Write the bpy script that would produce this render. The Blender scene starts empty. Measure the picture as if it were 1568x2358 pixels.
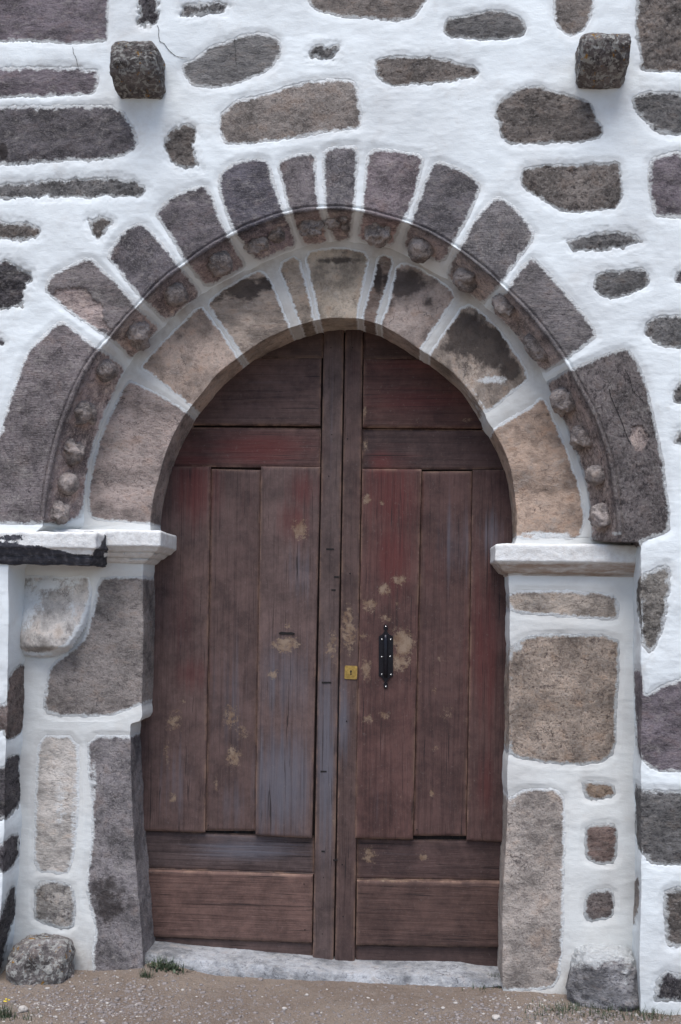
import bpy, math, random
import numpy as np
from mathutils import Matrix, Vector, Euler

# ------------------------------------------------------------------ camera, sky, sun
scene = bpy.context.scene
W, H = 1568.0, 2357.0            # measuring units of the survey drawing
F = 2250.0
D = 4.3
EYE = 1.72
CAMX = 0.30
YAW, PITCH, ROLL = math.radians(4.0), math.radians(1.0), math.radians(0.77)
SHY = (1400 - F * math.tan(PITCH) - H / 2) / W
Rm = (Matrix.Rotation(YAW, 3, 'Z') @ Matrix.Rotation(math.pi / 2 + PITCH, 3, 'X') @ Matrix.Rotation(ROLL, 3, 'Z'))
cam_d = bpy.data.cameras.new('camera')
cam = bpy.data.objects.new('camera', cam_d)
scene.collection.objects.link(cam)
cam.matrix_world = Matrix.Translation((CAMX, -D, EYE)) @ Rm.to_4x4()
cam_d.sensor_fit = 'HORIZONTAL'
cam_d.sensor_width = 24.0
cam_d.lens = F / W * 24.0
cam_d.shift_y = SHY
cam_d.clip_end = 500
cam_d.clip_start = 0.05
scene.camera = cam

SUN_EL, SUN_AZ = math.radians(66), math.radians(-8)   # azimuth measured from the wall's normal, + to the right
world = bpy.data.worlds.new('World')
scene.world = world
world.use_nodes = True
wn = world.node_tree.nodes
wl = world.node_tree.links
for n in list(wn): wn.remove(n)
sky = wn.new('ShaderNodeTexSky'); sky.sky_type = 'NISHITA'; sky.sun_disc = False
sky.sun_elevation = SUN_EL
sky.sun_rotation = math.pi - SUN_AZ
sky.air_density = 1.0; sky.dust_density = 1.5; sky.ozone_density = 1.0
bg = wn.new('ShaderNodeBackground'); bg.inputs['Strength'].default_value = 0.11
wo = wn.new('ShaderNodeOutputWorld')
wl.new(sky.outputs[0], bg.inputs[0]); wl.new(bg.outputs[0], wo.inputs[0])
sun_d = bpy.data.lights.new('sun', 'SUN')
sun_d.energy = 2.0; sun_d.angle = math.radians(36); sun_d.color = (1.0, 0.985, 0.965)
sun = bpy.data.objects.new('sun', sun_d)
scene.collection.objects.link(sun)
sdir = Vector((math.sin(SUN_AZ) * math.cos(SUN_EL), -math.cos(SUN_AZ) * math.cos(SUN_EL), math.sin(SUN_EL)))
sun.rotation_euler = sdir.to_track_quat('Z', 'Y').to_euler()
vs = scene.view_settings
vs.view_transform = 'Standard'; vs.look = 'None'; vs.exposure = 0.76; vs.gamma = 1.0
vs.use_curve_mapping = False

# ------------------------------------------------------------------ survey helpers
Rn = np.array(Rm); Cn = np.array([CAMX, -D, EYE])
def ray(u, v):
    u = np.asarray(u, float); v = np.asarray(v, float)
    a = (u - W / 2) / F; b = (H / 2 + SHY * W - v) / F
    d = np.stack([a, b, -np.ones_like(a)], -1)
    return d @ Rn.T
def at(u, v, Y=0.0):
    d = ray(u, v); t = (Y - Cn[1]) / d[..., 1]
    return Cn + d * t[..., None]
def onz(u, v, Z=0.0):
    d = ray(u, v); t = (Z - Cn[2]) / d[..., 2]
    return Cn + d * t[..., None]
def proj(P):
    q = (P - Cn) @ Rn
    a = q[..., 0] / -q[..., 2]; b = q[..., 1] / -q[..., 2]
    return np.stack([W / 2 + F * a, H / 2 + SHY * W - F * b], -1)
PX = F / D                        # measuring units per metre on the wall

def hash3(i, j, k, seed):
    n = (i.astype(np.int64) * 374761393 + j.astype(np.int64) * 668265263 + k.astype(np.int64) * 2147483647 + seed * 974634777) & 0xffffffff
    n = ((n ^ (n >> 13)) * 1274126177) & 0xffffffff
    n = ((n ^ (n >> 16)) * 2246822519) & 0xffffffff
    return ((n ^ (n >> 15)) & 0xffff) / 65535.0
def vnoise(P, s, seed=0):
    p = P * s; f = np.floor(p); r = p - f; r = r * r * (3 - 2 * r); i = f.astype(np.int64)
    out = 0
    for a in (0, 1):
        wx = r[..., 0] if a else 1 - r[..., 0]
        for b in (0, 1):
            wy = r[..., 1] if b else 1 - r[..., 1]
            for c in (0, 1):
                wz = r[..., 2] if c else 1 - r[..., 2]
                out = out + wx * wy * wz * hash3(i[..., 0] + a, i[..., 1] + b, i[..., 2] + c, seed)
    return out * 2 - 1
def fbm(P, s, octs=4, seed=0, gain=0.5):
    o = 0; a = 1.0; t = 0
    for q in range(octs):
        o = o + a * vnoise(P, s * 2.03 ** q, seed + q * 17); t += a; a *= gain
    return o / t
def sstep(a, b, x):
    t = np.clip((x - a) / (b - a), 0, 1); return t * t * (3 - 2 * t)

def chaikin(p, n=2):
    p = np.array(p, float)
    for _ in range(n):
        q = np.roll(p, -1, 0)
        p = np.stack([p * .80 + q * .20, p * .20 + q * .80], 1).reshape(-1, 2)
    return p
def sdf(Q, poly):                 # positive inside
    x = Q[:, 0]; y = Q[:, 1]
    best = np.full(len(Q), 1e18); ins = np.zeros(len(Q), bool)
    n = len(poly)
    for i in range(n):
        a = poly[i]; b = poly[(i + 1) % n]; e = b - a
        wx = x - a[0]; wy = y - a[1]
        t = np.clip((wx * e[0] + wy * e[1]) / (e @ e + 1e-9), 0, 1)
        best = np.minimum(best, (wx - t * e[0]) ** 2 + (wy - t * e[1]) ** 2)
        c = (a[1] > y) != (b[1] > y)
        ins ^= c & (x < e[0] * (y - a[1]) / (e[1] + 1e-12) + a[0])
    return np.where(ins, 1, -1) * np.sqrt(best)

# ------------------------------------------------------------------ object helpers
COL = scene.collection
def mesh_obj(name, V, Fc, mat, parent=None, attrs=None, smooth=True, color=None):
    V = np.asarray(V, float); Fc = np.asarray(Fc, np.int32)
    off = np.array(parent.location) if parent is not None and parent.type == 'EMPTY' else np.zeros(3)
    if parent is not None and parent.type != 'EMPTY' and parent.parent is not None:
        off = np.array(parent.parent.location)
    me = bpy.data.meshes.new(name)
    me.vertices.add(len(V)); me.vertices.foreach_set('co', (V - off).astype(np.float32).ravel())
    k = Fc.shape[1]
    me.loops.add(len(Fc) * k); me.loops.foreach_set('vertex_index', Fc.ravel())
    me.polygons.add(len(Fc)); me.polygons.foreach_set('loop_start', np.arange(0, len(Fc) * k, k, dtype=np.int32))
    me.polygons.foreach_set('loop_total', np.full(len(Fc), k, np.int32))
    me.update(calc_edges=True)
    if smooth: me.polygons.foreach_set('use_smooth', np.ones(len(Fc), bool))
    if attrs:
        for kk, arr in attrs.items():
            a = me.attributes.new(kk, 'FLOAT', 'POINT'); a.data.foreach_set('value', np.asarray(arr, np.float32))
    me.materials.append(mat)
    me.validate()
    o = bpy.data.objects.new(name, me); COL.objects.link(o)
    if parent is not None: o.parent = parent
    if color is not None: o.color = color
    return o
def thing(name, label, cat, loc=(0, 0, 0), group=None):
    o = bpy.data.objects.new(name, None); COL.objects.link(o); o.location = loc
    o.empty_display_size = 0.1
    o['label'] = label; o['category'] = cat
    if group: o['group'] = group
    return o
def tag(o, label, cat, group=None, kind=None):
    if label: o['label'] = label
    if cat: o['category'] = cat
    if group: o['group'] = group
    if kind: o['kind'] = kind
    return o
def grid_faces(idx, mask=None):
    a = idx[:-1, :-1]; b = idx[1:, :-1]; c = idx[1:, 1:]; d = idx[:-1, 1:]
    Fc = np.stack([a, b, c, d], -1).reshape(-1, 4)
    return Fc

# ------------------------------------------------------------------ materials
def NT(name):
    m = bpy.data.materials.new(name); m.use_nodes = True
    nt = m.node_tree
    for n in list(nt.nodes): nt.nodes.remove(n)
    out = nt.nodes.new('ShaderNodeOutputMaterial'); b = nt.nodes.new('ShaderNodeBsdfPrincipled')
    nt.links.new(b.outputs[0], out.inputs[0])
    return m, nt, b
class G:
    def __init__(s, nt): s.nt = nt
    def n(s, t, **kw):
        x = s.nt.nodes.new('ShaderNode' + t)
        for k, v in kw.items(): setattr(x, k, v)
        return x
    def put(s, sock, v):
        if isinstance(v, bpy.types.NodeSocket): s.nt.links.new(v, sock)
        else: sock.default_value = v
    def co(s, scale=(1, 1, 1), loc=(0, 0, 0)):
        t = s.n('TexCoord'); m = s.n('Mapping')
        s.nt.links.new(t.outputs['Object'], m.inputs[0])
        m.inputs['Scale'].default_value = scale; m.inputs['Location'].default_value = loc
        return m.outputs[0]
    def noise(s, vec, scale, detail=4, rough=.55, dist=0):
        x = s.n('TexNoise'); s.put(x.inputs['Vector'], vec)
        x.inputs['Scale'].default_value = scale; x.inputs['Detail'].default_value = detail
        x.inputs['Roughness'].default_value = rough; x.inputs['Distortion'].default_value = dist
        return x.outputs['Fac']
    def vor(s, vec, scale, feature='F1'):
        x = s.n('TexVoronoi', feature=feature); s.put(x.inputs['Vector'], vec); x.inputs['Scale'].default_value = scale
        return x.outputs['Distance']
    def math(s, op, a, b=0.0, clamp=False):
        x = s.n('Math', operation=op, use_clamp=clamp); s.put(x.inputs[0], a); s.put(x.inputs[1], b); return x.outputs[0]
    def ramp(s, v, a, b, lo=0.0, hi=1.0, smooth=True):
        x = s.n('MapRange', interpolation_type='SMOOTHSTEP' if smooth else 'LINEAR'); s.put(x.inputs[0], v)
        for i, q in ((1, a), (2, b), (3, lo), (4, hi)): s.put(x.inputs[i], q)
        return x.outputs[0]
    def mix(s, f, a, b, blend='MIX'):
        x = s.n('Mix', data_type='RGBA', blend_type=blend); s.put(x.inputs[0], f); s.put(x.inputs[6], a); s.put(x.inputs[7], b)
        return x.outputs[2]
    def attr(s, name): x = s.n('Attribute', attribute_name=name); return x.outputs['Fac']
    def bump(s, h, strength, dist, normal=None):
        x = s.n('Bump'); s.put(x.inputs['Height'], h); x.inputs['Strength'].default_value = strength
        x.inputs['Distance'].default_value = dist
        if normal is not None: s.nt.links.new(normal, x.inputs['Normal'])
        return x.outputs[0]
def c4(*c): return (c[0], c[1], c[2], 1.0)
PLASTER = c4(.80, .80, .79)

def mat_plaster(name='limewash', a=c4(.755, .795, .81), c=c4(.655, .68, .69)):
    m, nt, b = NT(name); g = G(nt)
    v = g.co(); vh = g.co((1, 1, 3.2))
    n1 = g.noise(v, 2.2, 5, .6); n2 = g.noise(v, 11, 6, .6); n3 = g.noise(vh, 34, 6, .65); n4 = g.noise(v, 190, 3, .6)
    col = g.mix(g.ramp(n1, .35, .7), a, c)
    col = g.mix(g.ramp(g.noise(v, 4.5, 7, .72, .6), .50, .72, 0, .5), col, c4(.57, .56, .545))
    col = g.mix(g.ramp(n2, .58, .78, 0, .3), col, c4(.60, .565, .52))
    col = g.mix(g.ramp(g.noise(v, 60, 4, .7), .69, .74, 0, .55), col, c4(.36, .32, .29))
    dirt_shade = g.attr('dirt_shade')  # dirt, plus shade painted onto the inner arch plaster
    dd = g.math('MULTIPLY', dirt_shade, g.ramp(n2, .25, .75, .55, 1.3))
    dd = g.math('ADD', dd, g.math('MULTIPLY', g.math('MULTIPLY', dirt_shade, g.math('SUBTRACT', g.noise(v, 45, 6, .7), .5)), 1.2), clamp=True)
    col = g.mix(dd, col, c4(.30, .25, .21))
    b.inputs['Roughness'].default_value = .92; b.inputs['Specular IOR Level'].default_value = .15
    g.put(b.inputs['Base Color'], col)
    br = g.noise(vh, 16, 8, .72, 1.2)
    h = g.math('ADD', g.math('MULTIPLY', br, .8), g.math('MULTIPLY', n2, .9))
    nb = g.bump(h, .24, .009)
    nb = g.bump(g.math('ADD', n4, g.math('MULTIPLY', g.noise(v, 85, 5, .75), 1.0)), .35, .0016, nb)
    nt.links.new(nb, b.inputs['Normal'])
    return m

def mat_stone(name, coarse=0.5, tool=0.0, speck=1.0, lichen=0.0):
    m, nt, b = NT(name); g = G(nt)
    oi = g.n('ObjectInfo')
    t = g.n('TexCoord'); mp = g.n('Mapping'); nt.links.new(t.outputs['Object'], mp.inputs[0])
    cb = g.n('CombineXYZ'); rr = g.math('MULTIPLY', oi.outputs['Random'], 37.0)
    for i in range(3): g.put(cb.inputs[i], rr)
    nt.links.new(cb.outputs[0], mp.inputs['Location'])
    cs = g.n('CombineXYZ'); r2 = g.math('FRACT', g.math('MULTIPLY', oi.outputs['Random'], 91.7))
    g.put(cs.inputs[0], g.ramp(r2, 0, 1, .75, 1.1)); g.put(cs.inputs[1], 1.0); g.put(cs.inputs[2], g.ramp(oi.outputs['Random'], 0, 1, .8, 1.9))
    nt.links.new(cs.outputs[0], mp.inputs['Scale'])
    v = mp.outputs[0]
    base = oi.outputs['Color']
    n1 = g.noise(v, 7, 7, .68); n2 = g.noise(v, 30, 7, .72, .3); n3 = g.noise(v, 95 if coarse > .8 else 125, 5, .68); n4 = g.noise(v, 330, 2, .5)
    hsv = g.n('HueSaturation'); g.put(hsv.inputs['Color'], base); hsv.inputs['Saturation'].default_value = 1.0
    g.put(hsv.inputs['Value'], g.ramp(n1, .32, .68, .58, 1.85)); col = hsv.outputs[0]
    col = g.mix(g.ramp(n2, .50, .68, 0, .6), col, g.mix(.55, base, c4(.42, .38, .35)))
    col = g.mix(g.ramp(g.noise(v, 14, 5, .6), .52, .7, 0, .5), col, g.mix(1, base, c4(.95, .74, .58), 'MULTIPLY'))
    col = g.mix(g.ramp(n2, .47, .36, 0, .35 + .5 * min(coarse, 1)), col, g.mix(1, base, c4(.36, .35, .38), 'MULTIPLY'))
    col = g.mix(g.math('MULTIPLY', g.ramp(g.noise(v, 8.5, 8, .74, .4), .54, .64, 0, .55), g.ramp(n2, .35, .6)), col, g.mix(.65, base, c4(.44, .405, .375)))
    vv = g.n('TexVoronoi', feature='DISTANCE_TO_EDGE'); wv = g.n('VectorMath', operation='ADD'); nz = g.n('TexNoise'); g.put(nz.inputs['Vector'], v); nz.inputs['Scale'].default_value = 9; nz.inputs['Detail'].default_value = 5
    sc_ = g.n('VectorMath', operation='SCALE'); g.put(sc_.inputs[0], nz.outputs['Color']); sc_.inputs['Scale'].default_value = .25
    g.put(wv.inputs[0], v); g.put(wv.inputs[1], sc_.outputs[0]); g.put(vv.inputs['Vector'], wv.outputs[0]); vv.inputs['Scale'].default_value = 9.0
    crk = g.math('MULTIPLY', g.ramp(vv.outputs['Distance'], .0, .022, 1, 0), g.ramp(g.noise(v, 5, 3, .6), .50, .60, 0, .8))
    col = g.mix(crk, col, g.mix(1, base, c4(.25, .24, .25), 'MULTIPLY'))
    # crystals, pale and dark
    col = g.mix(g.ramp(n3, .54, .66, 0, .55 * speck), col, g.mix(.5, base, c4(.52, .48, .46)))
    col = g.mix(g.ramp(n3, .46, .35, 0, .60 * speck), col, g.mix(1, base, c4(.28, .27, .30), 'MULTIPLY'))
    col = g.mix(g.ramp(n4, .62, .72, 0, .4 * speck), col, c4(.6, .57, .55))
    col = g.mix(g.math('MULTIPLY', g.attr('warm'), g.ramp(n2, .3, .7, .55, 1.0)), col, g.mix(1, col, c4(2.7, 2.45, 2.28), 'MULTIPLY'))
    # iron and soot stains
    st = g.attr('stain')
    sf = g.ramp(g.math('ADD', st, g.math('MULTIPLY', g.math('SUBTRACT', g.noise(v, 22, 6, .65), .5), 1.1)), .30, .62, 0, .82)
    col = g.mix(sf, col, c4(.035, .027, .026))
    if lichen > 0:
        ln = g.noise(v, 42, 6, .72, .5)
        col = g.mix(g.ramp(ln, .51, .56, 0, .85 * lichen), col, c4(.50, .49, .46))
        ln2 = g.noise(g.co(loc=(4, 7, 1)), 34, 5, .7, .4)
        col = g.mix(g.ramp(ln2, .61, .66, 0, lichen), col, c4(.42, .22, .04))
    li = g.attr('lime')
    lf = g.ramp(g.math('ADD', li, g.math('MULTIPLY', g.math('SUBTRACT', g.noise(v, 30, 9, .78), .5), 1.7)), .40, .72)
    lf = g.math('MULTIPLY', lf, g.ramp(li, 0.0, .06))
    col = g.mix(lf, col, g.mix(g.ramp(n2, .3, .7), c4(.75, .775, .785), c4(.68, .68, .675)))
    g.put(b.inputs['Base Color'], col)
    b.inputs['Roughness'].default_value = .88; b.inputs['Specular IOR Level'].default_value = .25
    nb = g.bump(g.math('ADD', n2, g.math('MULTIPLY', n1, .6)), 1.0, .006 + .034 * coarse)
    if tool > 0:
        vt = g.co((22, 22, 190)); tn = g.noise(vt, 1.0, 3, .5, .3)
        nb = g.bump(tn, tool, .010, nb)
    nb = g.bump(crk, -.8, .006, nb)
    nb = g.bump(g.math('ADD', n3, g.math('MULTIPLY', n4, .5)), .9, .003 + .004 * coarse, nb)
    nt.links.new(nb, b.inputs['Normal'])
    return m

def mat_wood(name, horiz=False):
    m, nt, b = NT(name); g = G(nt)
    oi = g.n('ObjectInfo')
    t = g.n('TexCoord'); mp = g.n('Mapping'); nt.links.new(t.outputs['Object'], mp.inputs[0])
    cb = g.n('CombineXYZ'); rr = g.math('MULTIPLY', oi.outputs['Random'], 23.0)
    for i in range(3): g.put(cb.inputs[i], rr)
    nt.links.new(cb.outputs[0], mp.inputs['Location'])
    mp.inputs['Scale'].default_value = (.28, 1, 13.0) if horiz else (13.0, 1, .28)
    vg = mp.outputs[0]
    mp2 = g.n('Mapping'); nt.links.new(t.outputs['Object'], mp2.inputs[0]); nt.links.new(cb.outputs[0], mp2.inputs['Location'])
    v = mp2.outputs[0]
    gr = g.noise(vg, 5.5, 8, .62, .35); gr2 = g.noise(vg, 27, 7, .7, .25); n1 = g.noise(v, 7, 9, .78, .2); n2 = g.noise(v, 26, 6, .7)
    red = g.ramp(g.math('ADD', g.attr('red'), g.math('MULTIPLY', g.math('SUBTRACT', g.noise(vg, 2.6, 8, .7), .5), 1.0)), .2, .85)
    grey = g.ramp(g.math('ADD', g.attr('grey'), g.math('MULTIPLY', g.math('SUBTRACT', g.noise(vg, 3.4, 8, .72), .5), 1.3)), .25, .85)
    base = oi.outputs['Color']
    col = g.mix(g.ramp(n1, .3, .7), g.mix(1, base, c4(.58, .50, .49), 'MULTIPLY'), g.mix(1, base, c4(1.32, 1.16, 1.10), 'MULTIPLY'))
    col = g.mix(g.math('MULTIPLY', red, .85), col, c4(.112, .028, .026))
    col = g.mix(g.math('MULTIPLY', grey, .8), col, c4(.120, .118, .142))
    col = g.mix(g.ramp(gr, .50, .36, 0, .38), col, g.mix(1, col, c4(.36, .34, .36), 'MULTIPLY'))
    col = g.mix(g.ramp(gr2, .55, .72, 0, .30), col, c4(.21, .165, .15))
    col = g.mix(g.ramp(gr2, .43, .33, 0, .6), col, c4(.030, .020, .020))
    col = g.mix(g.ramp(g.noise(vg, 9, 2, .5, .8), .34, .30, 0, .8), col, c4(.018, .012, .012))
    col = g.mix(g.ramp(g.noise(v, 60, 6, .8), .58, .70, 0, .35), col, c4(.22, .185, .175))
    col = g.mix(g.math('MULTIPLY', g.attr('edge'), g.ramp(g.noise(v, 9, 6, .7), .42, .62, .05, .75)), col, c4(.27, .17, .125))  # pale board edges: highlight painted in along with worn wood
    mf = g.math('ADD', g.attr('mud'), g.math('MULTIPLY', g.math('SUBTRACT', g.noise(v, 40, 9, .82), .5), 2.6))
    mud = g.math('MULTIPLY', g.ramp(mf, .50, .85, 0, .85), g.ramp(g.attr('mud'), .02, .15))
    sp = g.ramp(g.noise(v, 95, 4, .65), .70, .74, 0, .6)
    col = g.mix(sp, col, c4(.30, .20, .13))
    col = g.mix(mud, col, g.mix(g.ramp(n2, .35, .65), c4(.19, .118, .075), c4(.29, .215, .155)))
    g.put(b.inputs['Base Color'], col)
    b.inputs['Roughness'].default_value = .72; b.inputs['Specular IOR Level'].default_value = .3
    nb = g.bump(g.math('ADD', gr, g.math('MULTIPLY', gr2, .7)), .6, .005)
    nb = g.bump(g.math('ADD', g.noise(vg, 60, 3, .6), g.math('MULTIPLY', mud, 1.5)), .5, .0015, nb)
    nt.links.new(nb, b.inputs['Normal'])
    return m

def mat_simple(name, col, rough=.5, metal=0.0, bump=0.0, var=.25):
    m, nt, b = NT(name); g = G(nt); v = g.co()
    n = g.noise(v, 70, 5, .6)
    g.put(b.inputs['Base Color'], g.mix(g.ramp(n, .3, .7), c4(*[x * (1 - var) for x in col]), c4(*[x * (1 + var) for x in col])))
    b.inputs['Roughness'].default_value = rough; b.inputs['Metallic'].default_value = metal
    if bump: nt.links.new(g.bump(n, .6, bump), b.inputs['Normal'])
    return m
def mat_ground():
    m, nt, b = NT('earth'); g = G(nt); v = g.co()
    n1 = g.noise(v, 1.7, 6, .6); n2 = g.noise(v, 14, 7, .7); n3 = g.noise(v, 120, 4, .7)
    col = g.mix(g.ramp(n1, .35, .7), c4(.235, .178, .140), c4(.31, .245, .195))
    col = g.mix(g.ramp(n2, .48, .68, 0, .6), col, c4(.30, .25, .22))
    col = g.mix(g.ramp(n3, .60, .70, 0, .75), col, c4(.44, .40, .37))
    col = g.mix(g.ramp(n3, .42, .30, 0, .8), col, c4(.10, .075, .062))
    g.put(b.inputs['Base Color'], col); b.inputs['Roughness'].default_value = .95
    nb = g.bump(n2, 1.0, .035); nb = g.bump(n3, 1.0, .010, nb)
    nt.links.new(nb, b.inputs['Normal'])
    return m
def mat_moulding(name, black=0.0, lime=1.0):
    m, nt, b = NT(name); g = G(nt); v = g.co(); vh = g.co((.35, 1, 1.6))
    n = g.noise(vh, 26, 8, .7, .4); n2 = g.noise(v, 40, 6, .65)
    st = g.attr('black')
    sf = g.ramp(g.math('ADD', st, g.math('MULTIPLY', g.math('SUBTRACT', g.noise(v, 30, 8, .75), .5), 1.7)), .44, .56)
    st2 = g.attr('bare')
    bf = g.ramp(g.math('ADD', st2, g.math('MULTIPLY', g.math('SUBTRACT', n, .5), .8)), .35, .75)
    col = g.mix(g.ramp(n2, .3, .75), c4(.76, .765, .76), c4(.62, .60, .58))
    col = g.mix(bf, col, g.mix(n2, c4(.26, .18, .13), c4(.40, .31, .25)))
    col = g.mix(sf, col, g.mix(g.ramp(n2, .45, .7), c4(.035, .035, .045), c4(.11, .105, .12)))
    g.put(b.inputs['Base Color'], col); b.inputs['Roughness'].default_value = .85
    nb = g.bump(n2, .6, .008); nb = g.bump(g.noise(v, 160, 3, .6), .5, .002, nb)
    nt.links.new(nb, b.inputs['Normal'])
    return m

M_PL = mat_plaster()
M_PI = mat_plaster('shade_toned_limewash', c4(.70, .715, .705), c4(.60, .595, .575))  # recess copy of the limewash, warm shade mixed into its colour
M_ST = mat_stone('granite', .35)
M_RG = mat_stone('rough_granite', 1.1, speck=1.25)
M_TL = mat_stone('tooled_granite', .3, tool=.6)
M_FN = mat_stone('fine_sandstone', .15, speck=.45)
M_LI = mat_stone('lichened_granite', .8, lichen=1.0)
M_WV = mat_wood('weathered_wood'); M_WH = mat_wood('weathered_wood_crosswise', True)
M_BR = mat_simple('brass', (.46, .31, .10), .38, .9, var=.2)
M_IR = mat_simple('black_iron', (.012, .011, .016), .32, .6, var=.3)
M_RV = mat_simple('rivet_steel', (.75, .74, .72), .25, .9)
M_HOLE = mat_simple('dark_cavity', (.008, .006, .006), .9)
M_GR = mat_ground()
M_MO = mat_moulding('painted_moulding')
M_GRASS = mat_simple('grass_blade', (.058, .078, .042), .6, var=.45)
M_FLOWER = mat_simple('yellow_petals', (.6, .45, .04), .6)
M_PEB = mat_simple('white_pebble', (.42, .385, .355), .85, bump=.003, var=.15)
M_PEBD = mat_simple('grey_pebble', (.22, .19, .18), .85, bump=.003, var=.3)
M_THR = mat_stone('worn_threshold_stone', .3, speck=.5)

# ------------------------------------------------------------------ traced outlines
def fr(k, pts):                    # six survey frames, each at twice the drawing's scale
    ox, oy = {1: (0, 0), 2: (784, 0), 3: (0, 570), 4: (784, 570), 5: (0, 1177.5), 6: (784, 1177.5), 7: (0, 1747), 8: (784, 1747)}[k]
    return [(ox + x / 2, oy + y / 2) for x, y in pts]
PURP = (.155, .130, .145); GREY = (.172, .165, .163); BRN = (.200, .172, .155); DARK = (.095, .085, .092)
TAN = (.265, .195, .145); TANL = (.42, .385, .355); PINK = (.215, .165, .150)
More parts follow.
